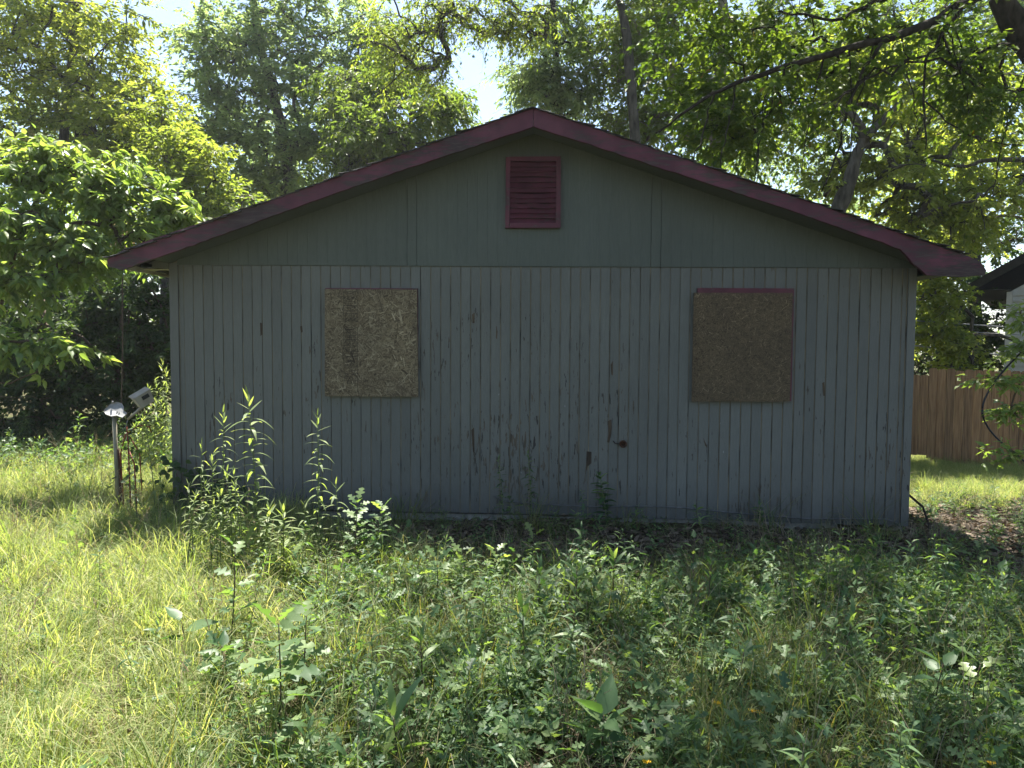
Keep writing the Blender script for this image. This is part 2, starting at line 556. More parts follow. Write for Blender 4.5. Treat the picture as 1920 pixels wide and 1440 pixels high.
# leaves
M['lf_yellow'] = leaf_mat('yellow_green_leaf', [(0.085, 0.135, 0.030), (0.135, 0.185, 0.040), (0.200, 0.230, 0.055)], 0.57, (2.0, 2.0, 0.7))
M['lf_backlit'] = leaf_mat('backlit_yellow_leaf', [(0.115, 0.165, 0.042), (0.175, 0.220, 0.055), (0.245, 0.270, 0.075)], 0.6, (1.9, 1.85, 0.75))  # brighter copy of the yellow leaf; backlit glow put into its colour
M['lf_grey'] = leaf_mat('hazy_grey_green_leaf', [(0.105, 0.155, 0.085), (0.155, 0.205, 0.106), (0.215, 0.255, 0.128)], 0.6, (1.95, 2.0, 1.1))  # grey green leaf, paled so the far crowns' haze sits in the colour
M['lf_mid'] = leaf_mat('mid_green_leaf', [(0.065, 0.108, 0.030), (0.105, 0.152, 0.042), (0.155, 0.188, 0.056)], 0.55, (2.0, 2.0, 0.75))
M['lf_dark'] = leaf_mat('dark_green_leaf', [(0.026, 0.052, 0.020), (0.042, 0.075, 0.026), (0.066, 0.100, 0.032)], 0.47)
M['lf_oak'] = leaf_mat('oak_leaf', [(0.040, 0.074, 0.018), (0.068, 0.108, 0.024), (0.118, 0.155, 0.036)], 0.55, (2.0, 2.0, 0.6), dead=0.015)
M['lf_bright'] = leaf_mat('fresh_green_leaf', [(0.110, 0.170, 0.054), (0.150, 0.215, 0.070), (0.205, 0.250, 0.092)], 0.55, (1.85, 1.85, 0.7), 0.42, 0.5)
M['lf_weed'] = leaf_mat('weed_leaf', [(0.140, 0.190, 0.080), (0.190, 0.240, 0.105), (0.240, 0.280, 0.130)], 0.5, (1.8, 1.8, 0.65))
M['lf_shade'] = leaf_mat('shade_tinted_undergrowth_leaf', [(0.040, 0.086, 0.038), (0.074, 0.132, 0.054), (0.112, 0.174, 0.070), (0.180, 0.240, 0.100)], 0.46, (1.9, 1.9, 0.65), 0.48, 0.32)  # bluish tint of open shade put into the leaf colour
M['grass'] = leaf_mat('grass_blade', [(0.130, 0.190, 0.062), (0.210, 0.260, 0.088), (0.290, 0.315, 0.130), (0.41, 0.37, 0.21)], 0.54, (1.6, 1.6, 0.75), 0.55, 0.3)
M['grass_shade'] = leaf_mat('shade_toned_grass_blade', [(0.055, 0.098, 0.034), (0.085, 0.130, 0.042), (0.125, 0.160, 0.058), (0.20, 0.17, 0.09)], 0.48, (1.7, 1.7, 0.6), 0.55, 0.25)  # darker copy of grass; the shade is put into its colour
M['straw'] = leaf_mat('dry_leaf', [(0.035, 0.026, 0.018), (0.085, 0.062, 0.042), (0.18, 0.14, 0.10)], 0.15, (1.2, 1.0, 0.7), 0.7, 0.2)
M['seed'] = leaf_mat('dry_seed_head', [(0.20, 0.16, 0.10), (0.30, 0.25, 0.16), (0.36, 0.31, 0.22)], 0.3, (1.2, 1.0, 0.7), 0.8, 0.1)

# leaf outlines: x along, y across, z lift
A_ = lambda v, t: (np.array(v, float), np.array(t, np.int64))
LF2 = A_([(0, 0, 0), (0.42, 0.5, 0.06), (1, 0, -0.06), (0.42, -0.5, 0.06)], [(0, 2, 1), (0, 3, 2)])
LF6 = A_([(0, 0, 0), (0.22, 0.42, 0.05), (0.22, -0.42, 0.05), (0.55, 0.42, 0.03), (0.55, -0.42, 0.03), (1, 0, -0.12), (0.5, 0, -0.03)],
         [(0, 6, 1), (0, 2, 6), (1, 6, 3), (2, 4, 6), (3, 6, 5), (4, 5, 6)])


def strip_leaf(n, prof, bend):
    """a long leaf of n segments; prof(u) half width, bend(u) lift"""
    v, t = [], []
    for i in range(n + 1):
        u = i / n
        wv = prof(u)
        z = bend(u)
        if i == n:
            v.append((u, 0, z))
        else:
            v += [(u, wv, z), (u, -wv, z)]
    for i in range(n - 1):
        a = 2 * i
        t += [(a, a + 1, a + 3), (a, a + 3, a + 2)]
    a = 2 * (n - 1)
    t.append((a, a + 1, a + 2))
    return A_(v, t)


LANCE = strip_leaf(5, lambda u: 0.5 * math.sin(math.pi * (0.08 + 0.9 * u) ** 0.8), lambda u: 0.12 * u - 0.42 * u * u)
LANCE_UP = strip_leaf(4, lambda u: 0.5 * math.sin(math.pi * (0.08 + 0.9 * u) ** 0.8), lambda u: 0.05 * u - 0.10 * u * u)
LANCE_DN = strip_leaf(6, lambda u: 0.5 * math.sin(math.pi * (0.08 + 0.9 * u) ** 0.8), lambda u: 0.30 * u - 0.95 * u * u)


def lobed():
    pts = [(0, 0.015), (0.12, 0.05), (0.22, 0.30), (0.30, 0.34), (0.37, 0.14), (0.44, 0.17), (0.53, 0.50), (0.64, 0.45), (0.67, 0.20), (0.73, 0.17), (0.83, 0.34), (0.90, 0.22), (1.0, 0.01)]
    v, t = [], []
    for x, y in pts:
        z = -0.14 * x * x
        v += [(x, y, z + 0.12 * y), (x - 0.02 * y, 0, z - 0.01), (x, -y, z + 0.12 * y)]
    for i in range(len(pts) - 1):
        a = 3 * i
        t += [(a, a + 1, a + 4), (a, a + 4, a + 3), (a + 1, a + 2, a + 5), (a + 1, a + 5, a + 4)]
    return A_(v, t)


OAK = lobed()
OVATE = A_([(0, 0, 0), (0.10, 0.26, 0.03), (0.30, 0.48, 0.05), (0.58, 0.36, 0.02), (0.82, 0.14, -0.05), (1, 0, -0.13),
            (0.82, -0.14, -0.05), (0.58, -0.36, 0.02), (0.30, -0.48, 0.05), (0.10, -0.26, 0.03), (0.3, 0, -0.02), (0.6, 0, -0.05)],
           [(0, 10, 1), (1, 10, 2), (2, 10, 11), (2, 11, 3), (3, 11, 4), (4, 11, 5), (0, 9, 10), (9, 8, 10), (8, 11, 10), (8, 7, 11), (7, 6, 11), (6, 5, 11)])


def leaf_mesh(name, tm, mat, wl):
    V, T = tm
    mb = MB()
    mb.add(V * np.array([1, wl, 1]), T, rng.random())
    return mb.mesh(name, mat, smooth=True)


def place_leaf(me, parent, p, d, n, L, name='leaf'):
    """one leaf object on a plant: p relative to the plant's base"""
    d = Vector(d).normalized()
    s = Vector(n).cross(d)
    if s.length < 1e-4:
        s = Vector((1, 0, 0)).cross(d)
    s.normalize()
    u = d.cross(s)
    o = bpy.data.objects.new(name, me)
    COL.objects.link(o)
    o.parent = parent
    mm = Matrix(((d.x * L, s.x * L, u.x * L, p[0]), (d.y * L, s.y * L, u.y * L, p[1]), (d.z * L, s.z * L, u.z * L, p[2]), (0, 0, 0, 1)))
    o.matrix_basis = mm
    return o


# ------------------------------------------------------------------ ground
gx = np.concatenate([np.linspace(-260, -13, 16), np.linspace(-12, 12, 121), np.linspace(13, 260, 16)])
gy = np.concatenate([np.linspace(-120, -9.5, 10), np.linspace(-9, 12, 106), np.linspace(13, 420, 22)])
GX, GY = np.meshgrid(gx, gy)
GZ = ground_z(GX, GY)
mb = MB()
nx = len(gx)
i = (np.arange(len(gy) - 1)[:, None] * nx + np.arange(nx - 1)[None]).ravel()
mb.add(np.stack([GX, GY, GZ], -1).reshape(-1, 3), np.concatenate([np.stack([i, i + 1, i + nx + 1], -1), np.stack([i, i + nx + 1, i + nx], -1)]))
tag(mb.build('ground', M['soil'], smooth=True), kind='structure')

# ------------------------------------------------------------------ the house
house = thing('abandoned_house', 'abandoned grey blue wooden house with dark red gable trim and two boarded windows', 'house', (0, 0, 0))


def W(px, py, Y=0.0):
    p = at(px, py, Y)
    return p[0], p[2]


GI = [0, 15, 17, 33, 50, 51, 71]
GP = [344.3, 620, 657.7, 958, 1275.7, 1295, 1692.7]
gro = [W(float(np.interp(k, GI, GP)), 500)[0] for k in range(72)]
xL, xR = W(319.5, 600)[0], W(1716, 600)[0]
bot_x, bot_z = zip(*[W(*p) for p in ((325, 951), (640, 957), (1006, 964), (1280, 974), (1690, 986))])
top_a, top_b = W(340, 497), W(1690, 503)


def z_bot(x):
    return float(np.interp(x, bot_x, bot_z))


def z_top(x):
    return top_a[1] + (x - top_a[0]) / (top_b[0] - top_a[0]) * (top_b[1] - top_a[1])


RY = -0.47            # front face of the verge boards
ridge = W(1000, 203, RY)
ridge_b = W(1000, 237, RY)
tipL, tipR = W(200, 487, RY), W(1815, 481, RY)
slL = (ridge[1] - tipL[1]) / (ridge[0] - tipL[0])
slR = (tipR[1] - ridge[1]) / (tipR[0] - ridge[0])


def roof_z(x):
    return ridge[1] + (x - ridge[0]) * (slL if x < ridge[0] else slR)


SOF = 0.11            # sloped soffit lies this far below the roof top
HB = 9.0              # depth of the house
# core of the wall, seen only in the grooves
mb = MB()
mb.prism([(xL + 0.01, 0.06), (xR - 0.01, 0.0), (xR - 0.01, roof_z(xR) - SOF), (ridge[0], ridge[1] - SOF), (xL + 0.01, roof_z(xL) - SOF)], 0.0, HB)
mb.build('wall', M['core'], house)
# lower boards
xs = [xL] + [W(337, 600)[0]] + gro + [W(1699, 600)[0], xR]
for k in range(len(xs) - 1):
    a, b_ = xs[k], xs[k + 1]
    ends = k in (0, len(xs) - 2)
    gap = 0.008 + 0.003 * rng.random() + 0.003 * (k > 55)
    pr = -0.020 if ends else -0.006 - 0.0025 * rng.random()
    if k in (1, len(xs) - 3):
        pr = -0.003
    zt = z_top(a) - 0.001 if not ends else z_top(a) + 0.02
    zb = z_bot((a + b_) / 2) + rng.normal(0, 0.004)
    if k in (len(xs) - 5, 40, 41):
        zb += 0.01
    # slight waviness of the board edges in 3 steps
    zz = np.linspace(zb, zt, 4)
    e0 = a + gap / 2 + rng.normal(0, 0.0008, 4)
    e1 = b_ - gap / 2 + rng.normal(0, 0.0008, 4)
    v, t = [], []
    for q in range(4):
        v += [(e0[q], pr, zz[q]), (e1[q], pr, zz[q]), (e1[q] - 0.001, 0.004, zz[q]), (e0[q] + 0.001, 0.004, zz[q])]
    for q in range(3):
        o = 4 * q
        for c in range(4):
            d = (c + 1) % 4
            t += [(o + c, o + d, o + 4 + d), (o + c, o + 4 + d, o + 4 + c)]
    t += [(0, 2, 1), (0, 3, 2), (12, 13, 14), (12, 14, 15)]
    MB().add(v, t).build('siding_board' if not ends else 'corner_board', M['siding'], house)
# boards of the gable, fine joints
step = (gro[-1] - gro[0]) / 71
k0, k1 = int((xL - gro[0]) / step) - 1, 74
for k in range(k0, k1):
    a = gro[0] + k * step - 0.03
    b_ = a + step
    a, b_ = max(a, xL + 0.09), min(b_, xR - 0.005)
    if b_ - a < 0.02:
        continue
    seam = 0.008 if k in (23, 47) else 0.0009
    pr = -0.022 - 0.0012 * rng.random()
    pts = [(a + seam / 2, z_top(a)), (b_ - seam / 2, z_top(b_)), (b_ - seam / 2, roof_z(b_) - SOF)]
    if a < ridge[0] < b_:
        pts.append((ridge[0], ridge[1] - SOF))
    pts.append((a + seam / 2, roof_z(a) - SOF))
    MB().prism(pts, pr, 0.003).build('gable_board', M['gable'], house)
def ragged(poly, amp, st):
    out_ = []
    for a, b_ in zip(poly, poly[1:] + poly[:1]):
        n_ = max(1, int(math.hypot(b_[0] - a[0], b_[1] - a[1]) / st))
        for q_ in range(n_):
            u_ = q_ / n_
            out_.append((a[0] + (b_[0] - a[0]) * u_, a[1] + (b_[1] - a[1]) * u_ + (rng.normal(0, amp) if q_ else 0)))
    return out_


# verge boards
polyL = [W(*p, RY) for p in ((1000, 203), (800, 273), (560, 356), (330, 433), (232, 468), (201, 487), (203, 500), (226, 506), (330, 471), (500, 409), (640, 358), (820, 297), (1000, 237))]
polyR = [W(*p, RY) for p in ((1000, 203), (1280, 297), (1560, 393), (1760, 462), (1815, 480), (1838, 491), (1849, 507), (1846, 516), (1800, 519), (1737, 516), (1712, 494), (1688, 467), (1500, 400), (1280, 328), (1000, 237))]
MB().prism([(x - 0.002, z) for x, z in ragged(polyL, 0.0028, 0.06)], RY, RY + 0.04).build('verge_board', M['red'], house)
MB().prism([(x + 0.002, z) for x, z in ragged(polyR, 0.0028, 0.06)], RY, RY + 0.04).build('verge_board', M['red'], house)
# roof deck and sloped soffit
for sgn, tip in ((-1, tipL), (1, tipR)):
    xe = tip[0] + 0.02 * -sgn
    z0, z1 = ridge[1] - 0.02, roof_z(xe) - 0.02
    MB().prism([(ridge[0], z0), (xe, z1), (xe, z1 - 0.02), (ridge[0], z0 - 0.02)], RY + 0.041, HB + 0.4).build('roof_deck', M['dark'], house)
    xs_ = xL - 0.0 if sgn < 0 else xR + 0.0
    MB().prism([(ridge[0], ridge[1] - SOF + 0.02), (xs_, roof_z(xs_) - SOF + 0.02), (xs_, roof_z(xs_) - SOF), (ridge[0], ridge[1] - SOF)], RY + 0.041, HB + 0.3).build('soffit', M['gable'], house)
    # shingle courses, each lapping the one below, ragged over the verge
    n = 30
    for k in range(n):
        xa = ridge[0] + (tip[0] + 0.05 * sgn - ridge[0]) * (k / n)
        xb = ridge[0] + (tip[0] + 0.05 * sgn - ridge[0]) * ((k + 1.25) / n)
        xb = min(xb, tip[0] + 0.02) if sgn > 0 else max(xb, tip[0] - 0.02)
        xa = min(xa, xb - 0.02) if sgn > 0 else max(xa, xb + 0.02)
        za, zb = roof_z(xa) + 0.000, roof_z(xb) + 0.008
        fy = RY - 0.012 - 0.03 * rng.random()
        lift = (0.022 * rng.random() if rng.random() < 0.45 else 0.0) + 0.003
        th = 0.007
        v = [(xa, fy, za), (xb, fy - rng.normal(0, 0.008), zb + lift), (xb, HB, zb), (xa, HB, za),
             (xa, fy, za + th), (xb, fy - rng.normal(0, 0.008), zb + lift + th), (xb, HB, zb + th), (xa, HB, za + th)]
        MB().hexa(np.array(v)).build('shingle', M['shingle'], house)
MB().prism([(ridge[0] - 0.12, roof_z(ridge[0] - 0.12) + 0.004), (ridge[0], ridge[1] + 0.012), (ridge[0] + 0.12, roof_z(ridge[0] + 0.12) + 0.004),
            (ridge[0], ridge[1] - 0.002)], RY - 0.02, HB + 0.4).build('ridge_cap', M['shingle'], house)
# boxed eaves
eL = W(276, 500, -0.02)
zsL = W(318, 503, -0.02)[1]
MB().prism([(eL[0], zsL + 0.01), (xL - 0.002, zsL - 0.004), (xL - 0.002, zsL + 0.115), (eL[0], zsL + 0.10)], -0.02, 0.0).build('eave_end_board', M['siding'], house)
xe = tipL[0] + 0.10
sf = MB()
sf.prism([(xe, zsL - 0.012), (xL - 0.002, zsL - 0.016), (xL - 0.002, zsL - 0.004), (xe, zsL)], 0.02, HB)
sf.build('eave_soffit', M['cream'], house)
hp = [(-3.70 - 0.0, 0.06), (-3.83, 0.10), (-3.86, 0.25), (-3.80, 0.38), (-3.84, 0.62), (-3.76, 1.1), (-3.62, 1.5), (-3.5, 1.2), (-3.4, 0.5), (-3.45, 0.1)]
hx = xL - 0.03
hp = [(hx - 0.02, 0.04), (hx - 0.12, 0.06), (hx - 0.21, 0.16), (hx - 0.17, 0.30), (hx - 0.23, 0.46), (hx - 0.16, 0.75), (hx - 0.12, 1.1), (hx - 0.03, 1.25)]
hole = MB()
v = [(a, b_, zsL - 0.020) for a, b_ in hp] + [(a, b_, zsL - 0.017) for a, b_ in hp]
n = len(hp)
t = [(0, k, k + 1) for k in range(1, n - 1)] + [(n, n + k + 1, n + k) for k in range(1, n - 1)]
for k in range(n):
    t += [(k, (k + 1) % n, (k + 1) % n + n), (k, (k + 1) % n + n, k + n)]
hole.add(v, t).build('rot_hole_dark_patch', M['dark'], house)  # dark sheet laid under the soffit for the rotten hole's unlit inside
MB().prism([(tipL[0] + 0.07, tipL[1] - 0.075), (tipL[0] + 0.095, tipL[1] - 0.075), (tipL[0] + 0.095, tipL[1] - 0.01), (tipL[0] + 0.07, tipL[1] - 0.02)], RY + 0.045, HB).build('fascia', M['cream'], house)
MB().box((tipL[0] + 0.12, -0.25, zsL + 0.002), (xL - 0.16, -0.03, zsL + 0.045), 0.006).build('rafter_end', M['dark'], house)
zsR = W(1716, 516, -0.02)[1]
MB().prism([(xR + 0.002, zsR), (tipR[0] - 0.05, zsR + 0.004), (tipR[0] - 0.05, zsR + 0.02), (xR + 0.002, roof_z(xR) - SOF - 0.01)], RY + 0.05, RY + 0.06).build('eave_end_board', M['gable'], house)
MB().prism([(xR + 0.002, zsR - 0.002), (tipR[0] + 0.03, zsR + 0.002), (tipR[0] + 0.03, zsR - 0.010), (xR + 0.002, zsR - 0.014)], RY + 0.05, HB).build('eave_soffit', M['gable'], house)
MB().prism([(tipR[0] - 0.0, zsR), (tipR[0] + 0.03, zsR), (tipR[0] + 0.03, tipR[1] - 0.03), (tipR[0], tipR[1] - 0.02)], RY + 0.045, HB).build('fascia', M['red'], house)

# gable vent
vx0, vz1 = W(949, 297)
vx1, vz0 = W(1050, 429)
vent = MB().box((vx0 + 0.03, -0.024, vz0 + 0.03), (vx1 - 0.03, -0.0235, vz1 - 0.03)).build('gable_vent', M['dark'], house)
fw = 0.042
for lo, hi in (((vx0, vz0), (vx0 + fw, vz1)), ((vx1 - fw, vz0), (vx1, vz1)), ((vx0 + fw, vz0), (vx1 - fw, vz0 + fw)), ((vx0 + fw, vz1 - fw), (vx1 - fw, vz1))):
    MB().box((lo[0], -0.075, lo[1]), (hi[0], -0.020, hi[1]), 0.002).build('vent_frame', M['red_v'], vent)
ns = 12
hh = (vz1 - vz0 - 2 * fw) / ns
for k in range(ns):
    z = vz0 + fw + k * hh
    sag = rng.normal(0, 0.004)
    v, t = [], []
    nseg = 4
    for q in range(nseg + 1):
        u = q / nseg
        x = vx0 + fw + 0.002 + u * (vx1 - vx0 - 2 * fw - 0.004)
        dz = sag * 4 * u * (1 - u) + (0.005 * rng.normal() if k in (2, 3) else 0)
        v += [(x, -0.066, z + 0.004 + dz), (x, -0.030, z + hh * 1.02 + dz), (x, -0.026, z + hh * 0.95 + dz), (x, -0.062, z - 0.002 + dz)]
    for q in range(nseg):
        o = 4 * q
        for c in range(4):
            d = (c + 1) % 4
            t += [(o + c, o + 4 + d, o + d), (o + c, o + 4 + c, o + 4 + d)]
    t += [(0, 1, 2), (0, 2, 3), (16, 18, 17), (16, 19, 18)]
    MB().add(v, t).build('slat', M['red_v'], vent)


# boarded windows
def boarded(corners, frame, mat, lab, stamp):
    """corners TL TR BR BL of the board, frame box (x0,y0,x1,y1) in picture points"""
    c = [W(*p, -0.06) for p in corners]
    f0, f1 = W(frame[0], frame[1], -0.046), W(frame[2], frame[3], -0.046)
    win = MB().box((f0[0] + 0.05, -0.012, f1[1] + 0.05), (f1[0] - 0.05, -0.009, f0[1] - 0.05)).build('boarded_window', M['dark'], house)
    ft = 0.05
    for lo, hi in (((f0[0], f1[1]), (f0[0] + ft, f0[1])), ((f1[0] - ft, f1[1]), (f1[0], f0[1])),
                   ((f0[0] + ft, f0[1] - ft), (f1[0] - ft, f0[1])), ((f0[0] + ft, f1[1]), (f1[0] - ft, f1[1] + ft))):
        MB().box((lo[0], -0.046, lo[1]), (hi[0], -0.009, hi[1]), 0.001).build('window_frame', M['red_v'], win)
    MB().box((f0[0] + ft, -0.040, f0[1] - ft - 0.006), (f1[0] - ft, -0.03, f0[1] - ft), 0.0).build('window_frame', M['red_v'], win)
    # board with slightly uneven edges
    n = 14
    poly = []
    for a, b_ in zip(c, c[1:] + c[:1]):
        for q in range(n):
            u = q / n
            poly.append((a[0] + (b_[0] - a[0]) * u + rng.normal(0, 0.0012), a[1] + (b_[1] - a[1]) * u + rng.normal(0, 0.0012)))
    pb = MB().prism(poly, -0.061, -0.047).build('strand_board', mat, win)
    pb['label'] = lab
    # pressed wood strands lying on the face in all directions
    n_ = 1500 if stamp else 2400
    fl_ = 0.060 if stamp else 0.034
    L_ = np.clip(rng.lognormal(math.log(fl_), 0.45, n_), 0.012, 0.15)
    W_ = np.clip(rng.lognormal(math.log(0.0090 if stamp else 0.0055), 0.4, n_), 0.002, 0.02)
    ang = rng.normal(0, 1.0, n_) + math.pi / 2 * (rng.random(n_) < 0.45)
    uu_, vv_ = rng.uniform(0.0, 1.0, n_), rng.uniform(0.0, 1.0, n_)
    ex_ = np.minimum(0.5, 0.5 * L_ / 0.95)
    uu_ = ex_ + uu_ * (1 - 2 * ex_)
    vv_ = ex_ + vv_ * (1 - 2 * ex_)
    C0, C1, C3 = np.array(c[0]), np.array(c[1]), np.array(c[3])
    cc = C0[None] + uu_[:, None] * (C1 - C0)[None] + vv_[:, None] * (C3 - C0)[None]
    da = np.stack([np.cos(ang), np.sin(ang)], 1) * L_[:, None] / 2
    db = np.stack([-np.sin(ang), np.cos(ang)], 1) * W_[:, None] / 2
    yy_ = -0.0612 - 0.0022 * rng.random(n_)
    tl_ = rng.normal(0, 0.0003, (n_, 4))
    q4 = np.stack([cc - da * 0.96 - db, cc + da - db * 0.7, cc + da * 0.93 + db, cc - da + db * 0.8], 1)
    v3 = np.stack([q4[..., 0], yy_[:, None] + tl_, q4[..., 1]], -1)
    tq = (np.arange(n_) * 4)[:, None, None] + np.array([(0, 1, 2), (0, 2, 3)])[None]
    fo = MB().add(v3.reshape(-1, 3), tq.reshape(-1, 3), np.repeat(rng.beta(1.6, 1.6, n_), 4)).build('wood_strands', M['flake' if stamp else 'flake2'], win)
    fo['kind'] = 'stuff'
    nx_ = [(0.04, 0.05), (0.95, 0.04), (0.05, 0.95), (0.95, 0.94), (0.96, 0.35), (0.04, 0.6)]
    nl = MB()
    for u, v_ in nx_:
        x = c[0][0] + (c[1][0] - c[0][0]) * u
        z = c[0][1] + (c[3][1] - c[0][1]) * v_
        th = np.arange(6) * math.pi / 3
        ring = [(x + 0.006 * math.cos(a), -0.0638, z + 0.006 * math.sin(a)) for a in th] + [(x, -0.066, z)]
        nl.add(ring, [(6, (q + 1) % 6, q) for q in range(6)])
    nl.build('nail_head', M['rust'], win)
    if stamp:
        # mill stamp: boxed columns of small unreadable print
        ib = MB()
        x0, z1 = W(644, 546, -0.062)
        x1, z0 = W(671, 741, -0.062)
        yy = -0.0642

        def bar(a, b_, c_, d_):
            ib.add([(a, yy, b_), (c_, yy, b_), (c_, yy, d_), (a, yy, d_)], [(0, 1, 2), (0, 2, 3)])
        bt = 0.0035
        rs = np.random.default_rng(3)
        z = z1
        for bh, kind in ((0.055, 1), (0.085, 2), (0.05, 3), (0.03, 1), (0.09, 3), (0.0, 0), (0.075, 2), (0.045, 1), (0.06, 3), (0.06, 3), (0.045, 1), (0.10, 3), (0.08, 2), (0.07, 3), (0.12, 1)):
            if kind == 0:
                z -= 0.055
                continue
            lo = max(z - bh, z0)
            if z - lo < 0.02:
                break
            bar(x0, z - bt, x1, z)
            bar(x0, lo, x0 + bt, z - bt)
            bar(x1 - bt, lo, x1, z - bt)
            rows = {1: 1, 2: 2, 3: max(2, int((z - lo) / 0.013))}[kind]
            rh = (z - lo - 0.008) / rows
            for r_ in range(rows):
                zz = z - 0.006 - r_ * rh
                xx = x0 + 0.012 + 0.03 * rs.random() * (kind == 1)
                while xx < x1 - 0.014:
                    ww = rs.uniform(0.004, 0.011)
                    h_ = min(rh * 0.62, 0.026)
                    if rs.random() < 0.8:
                        bar(xx, zz - h_, xx + max(0.0035, ww * 0.4), zz)
                        if rs.random() < 0.6:
                            bar(xx, zz - 0.003, xx + ww, zz)
                        if rs.random() < 0.5:
                            bar(xx, zz - h_, xx + ww, zz - h_ + 0.003)
                    xx += ww + 0.004
            z = lo
        bar(x0, z, x1, z + bt)
        ib.build('mill_stamp', M['ink'], win)
    return win


boarded([(609, 542), (782, 543), (784, 744), (609, 743)], (609.5, 540, 783, 742), M['osb'], 'pale strand board with a column of printed mill stamps', True)
boarded([(1301, 549), (1486, 549), (1481, 753), (1297, 753)], (1308, 540, 1483.5, 752), M['osb2'], 'browner strand board below a red window frame', False)

# foundation
fz = lambda px, py: W(px, py, 0.02)[1]
MB().box((W(1000, 900)[0], 0.03, -0.35), (W(1575, 900)[0], 0.22, z_bot(1.0) - 0.01), 0.004).build('foundation', M['concrete'], house)
MB().box((xL + 0.02, 0.03, -0.35), (W(1000, 900)[0] - 0.01, 0.22, z_bot(-1) - 0.02), 0.004).build('foundation', M['concrete'], house)
p = W(1652, 990, -0.01)
q = W(1691, 1030, -0.01)
MB().box((p[0], -0.0, -0.40), (q[0], 0.38, p[1] - 0.005), 0.004).build('foundation_block', M['concrete'], house)
MB().box((W(1575, 900)[0], 0.30, -0.35), (xR - 0.05, 0.32, 0.0)).build('crawl_space_dark_panel', M['dark'], house)  # dark panel behind the opening, standing for the shade under the house
# torn places in the siding and the rusty box
scars = [[(1139, 790), (1146, 786), (1147, 800), (1146, 815), (1142, 830), (1138, 829), (1141, 812)],
         [(1100, 846), (1109, 847), (1109, 868), (1102, 874), (1097, 890), (1099, 870)],
         [(1145, 684), (1149, 676), (1149, 704), (1146, 702)], [(488, 605), (492, 606), (492, 628), (489, 630)],
         [(563, 612), (567, 611), (568, 622), (565, 624)], [(931, 610), (933, 622), (932, 636), (930, 634)],
         [(885, 590), (890, 586), (890, 606), (886, 606)], [(884, 806), (889, 801), (890, 852), (887, 846)], [(325, 636), (329, 636), (328, 648), (326, 650)],
         [(1541, 718), (1545, 716), (1546, 742), (1543, 742)], [(1318, 820), (1326, 838), (1322, 836)]]
for poly in scars:
    MB().prism([W(*p) for p in poly], -0.0105, -0.004).build('torn_wood', M['rawwood'], house)
bx = W(1168, 832)
th = np.arange(8) * math.pi / 4 + 0.39
hole_ = MB()
v = [(bx[0] + 0.040 * math.cos(a), -0.030, bx[1] + 0.040 * math.sin(a)) for a in th] + [(bx[0] + 0.040 * math.cos(a), 0.0, bx[1] + 0.040 * math.sin(a)) for a in th] \
    + [(bx[0] + 0.026 * math.cos(a), -0.030, bx[1] + 0.026 * math.sin(a)) for a in th] + [(bx[0] + 0.024 * math.cos(a), -0.008, bx[1] + 0.024 * math.sin(a)) for a in th]
t = []
for k in range(8):
    j = (k + 1) % 8
    for a, b_ in ((0, 8), (16, 0), (24, 16)):
        t += [(a + k, a + j, b_ + j), (a + k, b_ + j, b_ + k)]
t += [(24, 24 + k, 24 + k + 1) for k in range(1, 7)]
hole_.add(v, t).build('junction_box', M['rust'], house)
MB().tube([(bx[0] - 0.03, -0.012, bx[1]), (bx[0] - 0.08, -0.014, bx[1] + 0.005), (bx[0] - 0.10, -0.010, bx[1] + 0.03)], 0.008, 5).build('wire_stub', M['black'], house)

# cable sagging along the foot of the wall
cab = [(925, 930), (940, 938), (955, 940), (1000, 944), (1060, 948), (1120, 950), (1200, 949), (1280, 952), (1360, 960), (1440, 967), (1500, 972), (1600, 973), (1660, 973), (1684, 981), (1692, 996), (1694, 1020)]
cp = np.array([at(a, b_, -0.028) for a, b_ in cab])
tag(MB().tube(cp, 0.0065, 6).build('cable', M['cable'], smooth=True), 'thin grey cable strung along the foot of the grey blue wall', 'cable')

# ------------------------------------------------------------------ trees
def ell(c, r, n, lump=0.35):
    d = norm(rng.normal(size=(n, 3)))
    u = rng.random(n) ** 0.45
    return np.asarray(c) + d * np.asarray(r) * u[:, None] * (1 + lump * (rng.random(n) - 0.6))[:, None]


def in_view(P, margin=60):
    d = (P - CAM) @ CR
    x = 960 + F_PX * d[:, 0] / np.maximum(d[:, 1], 1e-3)
    y = 720 - F_PX * d[:, 2] / np.maximum(d[:, 1], 1e-3)
    return (d[:, 1] > 0.3) & (x > -margin) & (x < 1920 + margin) & (y > -margin) & (y < 1440 + margin)


